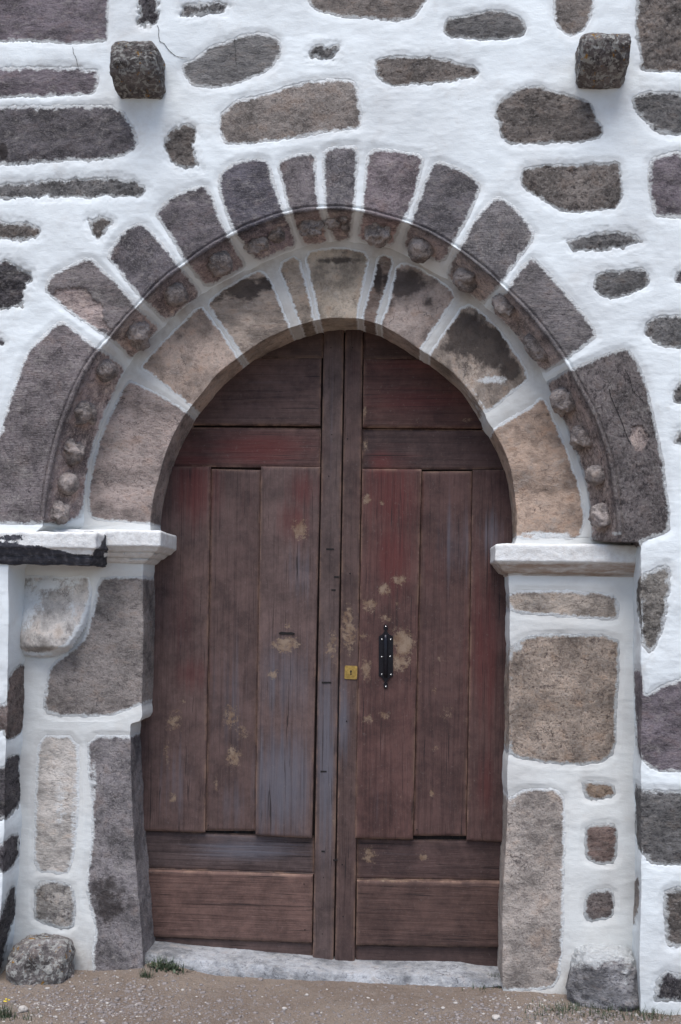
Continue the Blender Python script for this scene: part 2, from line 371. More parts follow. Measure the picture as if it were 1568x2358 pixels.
# name, frame, points, material, colour, offset(mm), rough(mm), ragged, limewidth
ST_WALL = [
 (1, [(-300,-250),(505,-250),(502,0),(497,170),(478,200),(240,205),(150,190),(-300,190)], M_ST, PURP, -5, 3, 1, 5),
 (1, [(640,-60),(725,-60),(722,40),(738,80),(725,118),(650,120),(632,100),(640,50),(630,20)], M_RG, DARK, -12, 9, 3, 6),
 (1, [(820,25),(900,15),(960,8),(1040,5),(1055,30),(1030,55),(920,70),(845,82),(828,60)], M_RG, GREY, -10, 9, 3, 7),
 (1, [(1380,-120),(2000,-120),(1970,0),(1908,75),(1818,95),(1728,80),(1568,70),(1470,45),(1425,20)], M_ST, BRN, -5, 3, 1, 5),
 (1, [(-300,320),(60,310),(150,308),(350,312),(440,322),(455,350),(450,400),(430,435),(360,442),(100,448),(-300,455)], M_ST, PURP, -6, 3, 1.5, 6),
 (1, [(-300,495),(40,490),(480,490),(530,490),(590,545),(630,610),(640,660),(610,710),(520,735),(430,742),(350,735),(180,745),(60,762),(-300,770)], M_ST, DARK, -4, 5, 1.5, 6),
 (1, [(835,290),(900,265),(980,210),(1070,180),(1110,152),(1240,152),(1285,180),(1300,230),(1270,290),(1220,335),(1160,355),(1090,385),(1000,402),(930,405),(880,392),(850,350)], M_ST, GREY, -4, 2.5, 1, 5),
 (1, [(1005,550),(1010,510),(1060,480),(1090,460),(1220,430),(1400,375),(1560,362),(1620,360),(1640,390),(1660,480),(1665,580),(1600,598),(1500,610),(1400,625),(1250,655),(1100,665),(1020,655)], M_ST, BRN, -5, 3.5, 1.2, 6),
 (1, [(1415,242),(1450,200),(1510,208),(1555,205),(1558,250),(1530,270),(1440,265)], M_RG, GREY, -12, 10, 3, 6),
 (1, [(770,600),(830,570),(885,570),(905,620),(895,690),(925,765),(905,778),(810,770),(770,710),(750,660)], M_RG, BRN, -9, 8, 2.5, 5),
 (1, [(-300,850),(90,845),(300,825),(540,815),(640,840),(685,865),(660,905),(560,905),(380,912),(200,905),(50,915),(-300,920)], M_RG, GREY, -8, 5, 2, 5),
 (1, [(-150,1025),(50,1015),(150,1030),(190,1055),(180,1090),(110,1110),(50,1100),(-150,1080)], M_RG, BRN, -8, 6, 2, 6),
 (1, [(405,1010),(450,990),(530,1015),(480,1070),(455,1105),(415,1080)], M_RG, BRN, -8, 6, 2, 6),
 (2, [(470,120),(485,80),(560,72),(690,42),(760,48),(840,80),(862,150),(820,170),(740,185),(620,180),(510,175),(480,150)], M_RG, GREY, -6, 3.5, 1.2, 5),
 (2, [(980,-60),(1175,-60),(1165,20),(1150,100),(1100,155),(1050,165),(1005,130),(980,60)], M_ST, BRN, -5, 3, 1, 5),
 (2, [(1355,-140),(1850,-140),(1850,345),(1500,330),(1385,322),(1380,250),(1365,150)], M_RG, BRN, -5, 8, 1.5, 5),
 (2, [(150,262),(240,252),(330,250),(460,262),(560,285),(640,310),(642,345),(560,368),(400,385),(250,398),(200,390),(165,350)], M_RG, BRN, -7, 4, 1.5, 5),
 (2, [(708,525),(730,470),(790,420),(850,400),(920,395),(960,415),(1080,435),(1150,465),(1175,530),(1210,590),(1200,630),(1120,650),(1000,658),(850,662),(780,655),(738,620),(730,570)], M_RG, BRN, -4, 6, 1.2, 5),
 (2, [(1345,460),(1370,430),(1450,418),(1850,420),(1850,630),(1560,625),(1450,605),(1400,560),(1355,510)], M_RG, GREY, -5, 5, 1.2, 7),
 (2, [(825,820),(850,765),(950,755),(1100,750),(1280,745),(1290,770),(1300,900),(1290,940),(1250,965),(1100,978),(1010,972),(930,915),(840,865)], M_RG, BRN, -6, 6, 1.2, 5),
 (2, [(1415,760),(1440,720),(1550,700),(1850,690),(1850,1010),(1600,1005),(1450,1000),(1430,960),(1415,850)], M_ST, PURP, -5, 3, 1, 7),
 (2, [(1035,1105),(1120,1080),(1260,1060),(1340,1068),(1395,1110),(1330,1130),(1200,1155),(1080,1160),(1050,1130)], M_RG, GREY, -8, 5, 2, 6),
 (3, [(-200,60),(30,55),(100,80),(148,120),(120,200),(105,275),(40,285),(-200,260)], M_RG, DARK, -8, 9, 2.5, 5),
 (3, [(-60,415),(10,415),(20,430),(0,452),(-60,450)], M_RG, DARK, -8, 5, 2, 4),
 (4, [(1160,160),(1175,120),(1220,105),(1390,92),(1415,115),(1420,175),(1370,200),(1260,240),(1200,225),(1165,195)], M_RG, GREY, -7, 5, 1.5, 5),
 (4, [(1395,375),(1410,335),(1480,310),(1850,300),(1850,470),(1520,465),(1440,430),(1405,405)], M_RG, GREY, -7, 5, 1.5, 5),
 (4, [(1535,140),(1560,100),(1850,90),(1850,190),(1550,170)], M_RG, DARK, -7, 6, 1.5, 5),
 (4, [(1530,690),(1545,640),(1568,600),(1850,590),(1850,740),(1535,725)], M_RG, GREY, -7, 6, 1.5, 5),
 (4, [(1537,870),(1560,830),(1850,820),(1850,910),(1540,905)], M_RG, GREY, -7, 6, 1.5, 5),
 (6, [(1362,345),(1385,290),(1450,255),(1520,240),(1525,300),(1500,450),(1465,630),(1415,655),(1388,610),(1372,450)], M_RG, (.21, .19, .17), -5, 6, 1.5, 8),
 (6, [(1357,740),(1375,722),(1395,790),(1402,850),(1480,800),(1568,765),(1850,720),(1850,1240),(1568,1205),(1440,1195),(1400,1165),(1360,1110)], M_ST, PURP, -5, 3, 1.3, 6),
 (8, [(1358,110),(1375,140),(1450,145),(1568,150),(1850,150),(1850,490),(1568,490),(1440,490),(1400,450),(1360,410),(1355,250)], M_RG, GREY, -5, 4, 1.3, 7),
 (8, [(1355,545),(1367,540),(1367,620),(1352,775),(1338,740),(1345,600)], M_ST, BRN, -3, 2, 1, 4),
 (8, [(1490,605),(1568,590),(1850,580),(1850,880),(1568,870),(1500,865),(1490,760)], M_RG, BRN, -6, 5, 1.3, 8),
 (8, [(1445,1090),(1460,1010),(1500,975),(1568,1000),(1850,990),(1850,1130),(1568,1120),(1450,1125)], M_RG, DARK, -3, 5, 1.5, 8),
 (5, [(-200,900),(0,890),(40,870),(48,780),(55,738),(115,690),(120,850),(110,1015),(45,1055),(15,1040),(0,1010),(-200,1000)], M_RG, PINK, -4, 4, 1.5, 7),
 (7, [(-250,60),(0,40),(30,20),(50,-10),(100,-30),(100,100),(95,200),(60,260),(10,290),(-250,300)], M_RG, DARK, -4, 5, 1.5, 7),
 (7, [(-250,420),(0,400),(30,370),(85,335),(80,480),(30,520),(0,530),(-250,540)], M_RG, DARK, -4, 5, 1.5, 7),
 (7, [(-250,760),(0,720),(25,650),(50,590),(78,585),(75,720),(40,800),(25,900),(10,990),(-250,1050)], M_RG, DARK, -4, 5, 1.5, 7),
]
_r = random.Random(9)
for _cx, _cy, _w, _h in [(-330,330,90,40),(-360,600,70,45),(-300,820,95,38),(-380,1030,80,42),(-300,1190,50,30),(-330,1480,90,50),(-370,1700,75,45),(-320,1900,90,55),(-360,2110,80,40),(-340,90,100,50),
                         (1790,180,70,45),(1810,420,60,50),(1795,640,75,36),(1830,830,60,40),(1800,1010,80,45),(1790,1240,85,42),(1810,1480,60,50),(1960,700,70,45),(1950,1340,70,45),(1960,2000,60,50)]:
    _p = []
    for _k in range(10):
        _a = _k / 10 * 6.2832; _q = _r.uniform(.85, 1.12)
        _p.append((2 * (_cx + _w * _q * math.copysign(abs(math.cos(_a)) ** .7, math.cos(_a))), 2 * (_cy + _h * _q * math.copysign(abs(math.sin(_a)) ** .7, math.sin(_a)))))
    ST_WALL.append((1, _p, _r.choice([M_RG, M_ST]), _r.choice([PURP, GREY, BRN, DARK]), -6, 4, 1.3, 6))
VOUS = [
 (3, [(280,330),(350,385),(440,455),(500,490),(575,550),(560,600),(500,720),(455,840),(420,960),(400,1080),(385,1200),(370,1240),(290,1262),(210,1268),(100,1272),(0,1265),(-190,1255),(-120,1100),(0,880),(40,720),(65,650),(100,540),(150,450),(210,395)], M_TL, (.15,.128,.130)),
 (3, [(205,180),(230,130),(330,80),(410,45),(450,80),(520,150),(590,215),(640,290),(690,325),(730,360),(735,385),(670,440),(605,520),(565,470),(515,425),(440,375),(350,315),(260,245),(212,205)], M_ST, (.16,.138,.138)),
 (3, [(490,35),(570,-80),(650,-120),(720,-50),(790,40),(835,95),(880,150),(930,215),(850,275),(765,350),(710,290),(655,240),(600,170),(540,95)], M_ST, (.115,.102,.11)),
 (3, [(715,-155),(760,-210),(840,-260),(945,-295),(975,-240),(1005,-150),(1050,-60),(1080,0),(1140,85),(1050,130),(955,185),(905,130),(860,70),(800,-30),(750,-110)], M_ST, (.13,.113,.122)),
 (1, [(1005,810),(1040,770),(1100,740),(1190,730),(1235,745),(1255,830),(1290,930),(1325,1010),(1370,1130),(1280,1165),(1185,1205),(1120,1120),(1080,1070),(1040,970),(1015,900)], M_TL, (.11,.10,.118)),
 (1, [(1275,745),(1350,715),(1450,695),(1452,800),(1465,940),(1480,985),(1500,1050),(1510,1120),(1400,1138),(1370,1060),(1340,985),(1310,880)], M_ST, (.145,.125,.13)),
 (1, [(1485,700),(1520,680),(1568,675),(1650,672),(1640,800),(1632,950),(1620,1020),(1612,1110),(1540,1120),(1520,1060),(1500,970),(1490,850)], M_ST, (.13,.118,.125)),
 (2, [(130,685),(250,690),(385,715),(365,800),(335,920),(300,1000),(265,1060),(245,1130),(160,1118),(80,1108),(95,1000),(100,940),(115,800)], M_ST, (.165,.135,.143)),
 (2, [(437,738),(520,765),(600,800),(648,850),(620,930),(560,1050),(510,1130),(475,1210),(380,1175),(285,1140),(300,1080),(330,1000),(370,890),(400,810)], M_ST, (.135,.122,.130)),
 (4, [(718,-240),(780,-210),(850,-130),(898,-55),(850,10),(780,100),(740,160),(700,210),(655,265),(560,190),(490,135),(510,70),(540,10),(600,-100),(660,-180)], M_TL, (.15,.137,.14)),
 (4, [(885,40),(980,140),(1080,260),(1190,400),(1120,450),(1050,505),(1010,530),(930,580),(850,470),(760,360),(690,290),(720,240),(770,195),(800,140),(840,85)], M_TL, (.165,.148,.15)),
 (4, [(1060,560),(1150,520),(1250,480),(1320,460),(1360,510),(1400,600),(1440,760),(1480,950),(1500,1100),(1515,1250),(1510,1310),(1385,1348),(1374,1380),(1160,1380),(1150,1200),(1110,1000),(1050,850),(990,720),(945,630),(1000,590)], M_RG, (.15,.128,.125)),
]
INNER = [
 (3, [(600,620),(640,640),(750,690),(865,765),(900,790),(850,880),(800,980),(770,1080),(750,1180),(742,1270),(600,1258),(470,1250),(425,1230),(425,1130),(450,980),(480,880),(530,760)], M_ST, (.33,.265,.240)),
 (3, [(930,285),(960,320),(1040,430),(1090,510),(1125,545),(1050,610),(960,700),(910,755),(880,720),(780,640),(690,570),(660,555),(740,470),(830,380)], M_FN, (.38,.295,.245)),
 (3, [(965,270),(1050,200),(1160,140),(1210,120),(1250,170),(1290,270),(1320,350),(1350,400),(1250,440),(1160,510),(1120,490),(1060,400),(1000,320)], M_FN, (.36,.29,.24)),
 (3, [(1285,90),(1370,50),(1400,160),(1425,260),(1440,340),(1460,370),(1400,385),(1385,340),(1340,220)], M_FN, (.32,.26,.21)),
 (3, [(1410,40),(1500,22),(1600,22),(1695,45),(1670,170),(1635,320),(1650,355),(1590,375),(1530,380),(1500,365),(1475,330),(1440,180)], M_FN, (.36,.30,.24)),
 (4, [(175,60),(200,50),(238,65),(210,180),(180,260),(155,345),(165,380),(120,370),(105,320),(140,200),(165,110)], M_FN, (.20,.15,.125)),
 (4, [(265,90),(330,95),(420,150),(520,225),(480,290),(420,380),(370,450),(350,500),(290,440),(200,390),(190,345),(225,280),(240,180)], M_FN, (.31,.25,.22)),
 (4, [(570,270),(640,310),(740,420),(862,600),(800,650),(705,728),(668,750),(640,700),(580,620),(500,550),(410,500),(430,470),(490,380)], M_FN, (.33,.27,.225)),
 (4, [(715,840),(800,780),(880,740),(920,700),(960,780),(1010,900),(1060,1030),(1090,1150),(1110,1250),(1080,1335),(960,1325),(880,1335),(830,1330),(805,1310),(795,1200),(785,1100),(750,960),(700,860)], M_FN, (.34,.25,.195)),
]
LPIER = [
 (5, [(80,310),(150,300),(300,312),(400,300),(415,340),(400,450),(370,540),(320,620),(240,650),(130,645),(85,620),(80,450)], M_FN, TANL),
 (5, [(460,330),(470,308),(640,308),(715,300),(715,420),(712,600),(700,760),(694,880),(660,870),(640,885),(560,920),(510,935),(300,938),(205,920),(215,820),(235,710),(330,650),(400,580),(430,480)], M_ST, (.235,.205,.19)),
 (7, [(180,-100),(350,-100),(355,100),(350,300),(320,520),(240,520),(165,510),(165,300),(175,100)], M_FN, TANL),
 (7, [(410,-100),(590,-100),(640,-80),(660,100),(665,300),(672,700),(700,800),(690,880),(670,1000),(560,1020),(440,1000),(430,900),(450,790),(410,640),(405,540),(430,400),(430,200),(410,60)], M_ST, (.19,.172,.175)),
 (7, [(165,570),(280,570),(335,600),(340,760),(300,780),(200,750),(160,730)], M_RG, TANL),
]
RPIER = [
 (6, [(790,375),(900,370),(1080,375),(1240,385),(1270,410),(1275,485),(1240,495),(1020,475),(850,465),(785,450)], M_ST, (.38,.32,.27)),
 (6, [(780,640),(840,590),(930,572),(1275,575),(1278,700),(1265,900),(1262,1100),(1200,1155),(1100,1162),(900,1145),(800,1120),(780,1080)], M_RG, (.41,.325,.265)),
 (8, [(760,200),(850,140),(1020,150),(1025,300),(1020,550),(1020,800),(1000,1040),(860,1060),(740,1060),(735,900),(745,500),(755,300)], M_ST, (.33,.285,.255)),
 (8, [(1120,110),(1250,115),(1260,170),(1180,182),(1140,175),(1125,140)], M_RG, TAN),
 (8, [(1135,310),(1250,300),(1270,330),(1265,475),(1190,478),(1135,450),(1130,380)], M_RG, (.27,.19,.165)),
 (8, [(1135,640),(1160,615),(1250,602),(1255,700),(1240,730),(1140,745),(1125,700)], M_RG, (.19,.155,.145)),
]
# stains of soot and damp (x, y, rx, ry, strength) on stones; limewash smears likewise
STAIN = [(560,665,55,35,.9),(610,650,30,25,.8),(500,690,35,30,.6),(930,650,55,40,1.0),(900,700,25,40,.5),(985,690,30,25,.5),(870,640,12,50,.9),
         (1080,770,60,65,1.0),(1130,800,50,60,1.0),(1175,850,30,35,.9),(1030,800,40,30,.5),(650,650,12,30,.6),(800,660,20,20,.3),(780,600,60,12,.7),(720,620,12,18,.4),
         (612,548,40,14,.5),(700,520,30,20,.4),(1200,720,60,40,.3),(760,770,40,12,.8),
         (1220,1150,40,60,.25),(1390,1215,30,50,.35),(150,1100,30,70,.35),(240,1950,50,70,.35),(250,2080,70,70,.6),(240,2050,50,50,.6),(285,2210,50,40,.3),(1230,2150,60,60,.25),(1260,2050,60,50,.15),
         (8,350,12,20,1.2),(1360,845,25,50,.4),(1450,905,20,60,.4),(1330,870,20,40,.25),(45,1800,30,40,.4),(20,1990,20,30,.3)]
LIME = [(70,1380,60,60,.75),(150,1340,60,30,.7),(170,1400,30,60,.5),(190,1850,40,160,.62),(110,2110,40,30,.35),(140,2090,30,50,.3),(60,1400,50,70,.85),(110,1345,80,22,.8),(120,1420,25,50,.35),(170,1900,14,150,.6),(140,1850,24,120,.55),(215,1800,14,110,.6),(160,1990,18,30,.5),(215,1750,14,60,.4),(212,2030,10,40,.3),
        (205,2160,16,60,.5),(1190,1490,22,14,.8),(1000,1100,0.1,0.1,0),(1260,1233,70,10,1.0),(1225,1228,40,8,.8),(1185,1780,14,70,.45),(1185,1850,14,40,.35),(700,1400,1,1,0),
        (340,1450,12,160,.55),(335,1600,14,60,.5),(1172,1600,6,200,.6),(1172,2000,8,200,.3),(1400,1395,15,15,.3),(1100,1090+0,0.1,.1,0),(1300,1640,6,8,.5),
        (1010,1235,.1,.1,0),(1130,875,55,16,.7),(1115,860,20,10,.5),(1095,825,14,12,.35),(1040,820,14,8,.4),(700,1640,.1,.1,0),(1370,1235,30,8,.5),(1420,1228,20,8,.6),(120,1050,.1,.1,0)]
FLAKE = [(fr(3, [(240,222),(250,190),(300,188),(345,180),(400,195),(430,240),(470,270),(472,330),(515,378),(440,370),(350,310),(290,265)]), 7),
         (fr(4, [(1345,820),(1390,825),(1425,870),(1390,935),(1355,930),(1330,880)]), 7)]
def blobs(Q, lst):
    o = np.zeros(len(Q))
    for x, y, rx, ry, s in lst:
        if rx < 1 or s == 0: continue
        o = np.maximum(o, s * np.exp(-(((Q[:, 0] - x) / rx) ** 2 + ((Q[:, 1] - y) / ry) ** 2) * 1.1))
    return o

# ------------------------------------------------------------------ curves of the portal
ACX, ACY = 785.0, 1200.0
A_P = [(102,1202),(112,1110),(125,1050),(137,1000),(155,950),(180,890),(215,825),(255,780),(310,715),(330,695),(380,645),(425,612),(530,545),(600,515),(665,492),(745,482),(784,482),(829,487),(884,502),(939,515),(994,540),(1044,570),(1104,615),(1164,670),(1214,720),(1259,775),(1304,840),(1334,895),(1359,940),(1384,1000),(1404,1070),(1416,1145),(1424,1220),(1425,1243)]
I_P = [(192,1200),(200,1120),(215,1035),(240,960),(270,890),(300,835),(340,790),(385,748),(425,712),(470,677),(525,645),(575,620),(640,590),(700,570),(750,562),(784,560),(844,565),(909,577),(949,595),(984,617),(1034,645),(1084,680),(1134,720),(1184,770),(1234,835),(1264,890),(1294,960),(1319,1020),(1339,1085),(1354,1145),(1359,1200),(1359,1240)]
D_P = [(345,1221),(345,1200),(350,1160),(365,1100),(385,1035),(410,980),(435,945),(465,905),(500,860),(545,825),(575,802),(620,775),(675,752),(730,737),(765,731),(784,731),(829,734),(874,747),(919,770),(969,805),(1009,830),(1049,860),(1094,915),(1124,970),(1154,1020),(1174,1070),(1184,1130),(1190,1195),(1190,1242)]
def polar(P, ph, sm=2.0):
    P = np.array(P, float); a = np.degrees(np.arctan2(ACY - P[:, 1], P[:, 0] - ACX)); a = np.where(a < -90, a + 360, a)
    r = np.hypot(P[:, 0] - ACX, P[:, 1] - ACY)
    o = np.argsort(a); a = a[o]; r = r[o]
    q = sum(np.interp(ph + d, a, r) * w for d, w in zip((-sm, -sm / 2, 0, sm / 2, sm), (.12, .24, .28, .24, .12)))
    return np.stack([ACX + q * np.cos(np.radians(ph)), ACY - q * np.sin(np.radians(ph))], -1)
def along(P, keys, n_per):
    """resample a polyline and companions by arc length of the first"""
    P = [np.array(p, float) for p in P]
    L = np.concatenate([[0], np.cumsum(np.hypot(*np.diff(P[0], axis=0).T))])
    n = max(2, int(L[-1] / n_per))
    t = np.linspace(0, L[-1], n)
    return [np.stack([np.interp(t, L, p[:, 0]), np.interp(t, L, p[:, 1])], -1) for p in P]
Y1, Y2 = 0.19, 0.40

# outer sheet: left pier (bottom to top), arch, right pier (top to bottom)
A_L = [(-22,2320),(-10,2200),(2,2100),(8,1950),(14,1750),(18,1600),(19,1400),(19,1310),(25,1262),(60,1240),(100,1212)]
I_L = [(14,2300),(26,2190),(38,2090),(45,1950),(51,1750),(57,1600),(58,1400),(58,1310),(90,1262),(150,1235),(190,1210)]
A_R = [(1425,1246),(1470,1248),(1476,1262),(1478,1400),(1477,1700),(1475,2000),(1472,2200),(1474,2340)]
I_R = [(1359,1243),(1455,1247),(1459,1262),(1461,1400),(1461,1700),(1460,2000),(1456,2200),(1459,2320)]
aL, iL = along([A_L, I_L], None, 3.2)
ph = np.linspace(179.8, -3.4, 1150)
aA, iA = polar(A_P, ph), polar(I_P, ph)
aR, iR = along([A_R, I_R], None, 3.0)
Apx = np.concatenate([aL, aA, aR]); Ipx = np.concatenate([iL, iA, iR])
Aw = at(Apx[:, 0], Apx[:, 1], 0.0); Iw = at(Ipx[:, 0], Ipx[:, 1], Y1)
XB, ZT = 2.7, 5.6
Cw = at(np.array(ACX), np.array(ACY), 0.0)
dv = Aw - Cw; dv[:, 1] = 0
# outward rays: horizontal at the piers, radial round the arch
nL, nA, nR = len(aL), len(aA), len(aR)
Ow = np.zeros_like(Aw)
for i in range(len(Aw)):
    if i < nL: Ow[i] = (-XB, 0, Aw[i, 2])
    elif i >= nL + nA: Ow[i] = (XB, 0, Aw[i, 2])
    else:
        d = dv[i]; t = 1e9
        if abs(d[0]) > 1e-6: t = min(t, ((XB if d[0] > 0 else -XB) - Cw[0]) / d[0])
        if d[2] > 1e-6: t = min(t, (ZT - Cw[2]) / d[2])
        Ow[i] = Cw + d * t
    Ow[i, 1] = 0
# smooth the junction of horizontal and radial rays
for arr in (Ow,):
    for j0, j1 in ((nL - 40, nL + 30), (nL + nA - 30, nL + nA + 40)):
        zz = np.linspace(arr[j0, 2], arr[j1, 2], j1 - j0 + 1); arr[j0:j1 + 1, 2] = zz
cov = np.linspace(1, 0, 40)                     # 1 at the inner plane, 0 at the arris
rows = []; sd = []
ispier = np.zeros(len(Aw)); ispier[:nL] = 1; ispier[nL + nA:] = 1
ispier = np.convolve(np.pad(ispier, 8, mode='edge'), np.ones(17) / 17, 'valid')
rows.append(Iw + np.array([0, .05, 0])); sd.append(-99)
for c in cov[:-1]:
    th = c * math.pi / 2
    rf = c * .62 + (1 - math.cos(th)) * .38; yf = c * .55 + math.sin(th) * .45
    rf = rf * (1 - ispier) + c * ispier; yf = yf * (1 - ispier) + c * ispier
    P = Aw * (1 - rf)[:, None] + Iw * rf[:, None]; P[:, 1] = Y1 * yf
    rows.append(P); sd.append(-c * 80 - .01)
outpx = np.concatenate([np.arange(0, 30, 1.6), np.arange(30, 420, 2.6), np.arange(420, 640, 3.6), np.arange(640, 1080, 5.0), np.geomspace(1090, 1600, 8)])
Ld = np.linalg.norm(Ow - Aw, axis=1)
fr_list = outpx / PX
mx = fr_list[-1]
for dd in fr_list:
    f = np.minimum(dd / Ld, 1.0)
    # compress so that every ray ends exactly at its boundary
    g_ = dd / mx
    ff = np.where(Ld > mx, f * (1 - g_ ** 6) + g_ ** 6 * 1.0, np.minimum(dd / Ld, 1))
    ff = np.where(Ld <= mx, 1 - (1 - np.minimum(dd / mx, 1)) ** (mx / np.maximum(Ld, 1e-3)) if False else ff, ff)
    rows.append(Aw + (Ow - Aw) * ff[:, None]); sd.append(dd * PX)
B = np.stack(rows, 1)                            # (t, s, 3)
SD = np.tile(np.array(sd), (B.shape[0], 1))

def normals(B):
    dt = np.gradient(B, axis=0); ds = np.gradient(B, axis=1)
    n = np.cross(ds, dt); l = np.linalg.norm(n, axis=-1, keepdims=True)
    n = n / np.maximum(l, 1e-12)
    return n, l[..., 0]

def build_sheet(B, stones, plaster_parent, plaster_name, SD=None, archface=None, plaster_splits=None, seed=0, dirt_shade_fun=None, Qfix=None, warmf=None, pmat=None, dscale=None, nedge=40):
    N, L = normals(B)
    # orient towards the viewer / opening
    if N[:, -20:, 1].mean() > 0: N = -N
    bad = L < 1e-10
    N[bad] = (0, -1, 0)
    N[:, nedge + 1:] = (0, -1, 0)
    K = 2; Np = np.stack([N[:, max(0, j - K):j + K + 1].mean(1) for j in range(nedge - 4, nedge + 5)], 1)
    N[:, nedge - 4:nedge + 5] = Np / np.maximum(np.linalg.norm(Np, axis=-1, keepdims=True), 1e-9)
    nt_, ns_ = B.shape[:2]
    P = B.reshape(-1, 3); Nn = N.reshape(-1, 3)
    Q = proj(P)
    if Qfix is not None: Q = Qfix(Q.reshape(nt_, ns_, 2)).reshape(-1, 2)
    warp = np.stack([fbm(P, 22, 4, 5 + seed), fbm(P, 22, 4, 91 + seed)], -1)
    warp2 = np.stack([fbm(P, 75, 2, 15 + seed), fbm(P, 75, 2, 71 + seed)], -1)
    dmax = np.full(len(P), -99.0)
    res = []
    for si, s in enumerate(stones):
        poly = chaikin(s['poly'], s.get('ch', 2))
        lo = poly.min(0) - 14; hi = poly.max(0) + 14
        ids = np.nonzero((Q[:, 0] > lo[0]) & (Q[:, 0] < hi[0]) & (Q[:, 1] > lo[1]) & (Q[:, 1] < hi[1]))[0]
        if len(ids) == 0: res.append(None); continue
        qq = Q[ids] + warp[ids] * 3.4 * s['rag'] + warp2[ids] * 2.2 * s['rag']
        d = sdf(qq, poly) + s.get('grow', 1.5)
        if dscale is not None: d = np.where(d > 0, d * dscale[ids], d)
        dmax[ids] = np.maximum(dmax[ids], d)
        res.append((ids, d))
    prof = np.zeros(len(P))
    if SD is not None:
        sdd = SD.reshape(-1)
        arch = np.ones(len(P)) if archface is None else archface
        groove = -np.exp(-((sdd - 9) / 2.6) ** 2) * .007 + np.exp(-((sdd - 3.5) / 3.0) ** 2) * .006 - np.exp(-((sdd + 4) / 2.5) ** 2) * .004
        prof = groove * arch
    und = fbm(P, 3.0, 3, 3 + seed) * .013 + fbm(P, 13, 3, 33 + seed) * .0026 + fbm(P * np.array([.5, 1, 1.6]), 38, 3, 7) * .0009
    hp = und + .0022 - (sstep(-16.0, 1.0, dmax) * .0042 + sstep(.5, 9.0, dmax) * .03) + prof
    # plaster lips are a little thicker just outside each stone
    V = P + Nn * hp[:, None]
    dirt_shade = np.zeros(len(P)) if dirt_shade_fun is None else dirt_shade_fun(P, Q)
    dirt_shade = np.maximum(dirt_shade, np.exp(-((dmax + 2) / 9.0) ** 2) * .08 * (1 + fbm(P, 6, 3, 44)))
    idx = np.arange(len(P)).reshape(nt_, ns_)
    splits = plaster_splits or [(0, nt_, plaster_parent, plaster_name)]
    for (t0, t1, par, nm) in splits:
        sub = idx[t0:t1]; Fc = grid_faces(sub)
        dm = dmax[Fc].min(1); Fc = Fc[dm < 9]
        used, inv = np.unique(Fc, return_inverse=True)
        mesh_obj(nm, V[used], inv.reshape(-1, 4), pmat or M_PL, par, {'dirt_shade': dirt_shade[used]})
    objs = []
    for s, r in zip(stones, res):
        if r is None: objs.append(None); continue
        ids, d = r
        keep = np.zeros(len(P), bool); keep[ids[d > -9]] = True
        kk = keep.reshape(nt_, ns_)
        cell = kk[:-1, :-1] & kk[1:, :-1] & kk[1:, 1:] & kk[:-1, 1:]
        Fc = grid_faces(idx)[cell.reshape(-1)]
        if len(Fc) == 0: objs.append(None); continue
        used, inv = np.unique(Fc, return_inverse=True)
        dm = np.full(len(P), -9.0); dm[ids] = d
        du = dm[used]; Pu = P[used]; Nu = Nn[used]; Qu = Q[used]
        ro = s['rough'] / 1000.0 * np.clip(.35 + du / 16.0, .35, 1); sdn = s['seed']
        und_u = fbm(Pu, 3.0, 3, 3 + seed) * .013 + fbm(Pu, 13, 3, 33 + seed) * .0026
        h = und_u + s['off'] / 2600.0 + sstep(0, 40, du) * .004 + fbm(Pu, 9, 4, sdn, .55) * ro * 1.3 + fbm(Pu, 42, 4, sdn + 5, .62) * ro * .9 + prof[used]
        if s['mat'] is M_RG: h -= np.clip(vnoise(Pu, 60, sdn + 9) - .35, 0, 1) * ro * .9
        h -= (1 - np.clip(du / 8.0, 0, 1)) ** 2 * .0014
        h -= sstep(-1.5, -8, du) * .03
        if s.get('bulge'): h += s['bulge'](Qu)
        lime = np.clip(1 - du / (s['lw'] * 3.2), 0, 1) * .88
        lime = np.maximum(lime, blobs(Qu, LIME))
        stain = blobs(Qu, STAIN)
        flk = np.zeros(len(du))
        for poly, dep in FLAKE:
            fd = sdf(Qu + warp2[used] * 5, np.array(poly)) 
            h -= sstep(-1.5, 1.5, fd) * dep / 1000.0; flk += sstep(-1.5, 2, fd) * .8
        Vs = Pu + Nu * h[:, None]
        o = mesh_obj(s['name'], Vs, inv.reshape(-1, 4), s['mat'], s['parent'], {'lime': lime, 'stain': stain, 'warm': np.clip((warmf[used] if warmf is not None else 0) + flk, 0, 1)}, color=(*s['col'], 1))
        objs.append(o)
    return objs, P, Nn, Q, V

def mk(lst, name, parent, off=-1.0, rough=2.2, rag=.8, lw=9, grow=1.5):
    out = []
    for k, e in enumerate(lst):
        f, pts, mat, col = e[:4]
        o = dict(poly=fr(f, pts), mat=mat, col=col, off=off, rough=rough, rag=rag, lw=lw, name=name, parent=parent, seed=k * 31 + len(lst) * 7, grow=grow, ch=2 if grow < 2 else 1)
        if len(e) > 4: o['off'], o['rough'], o['rag'], o['lw'] = e[4:8]
        out.append(o)
    return out

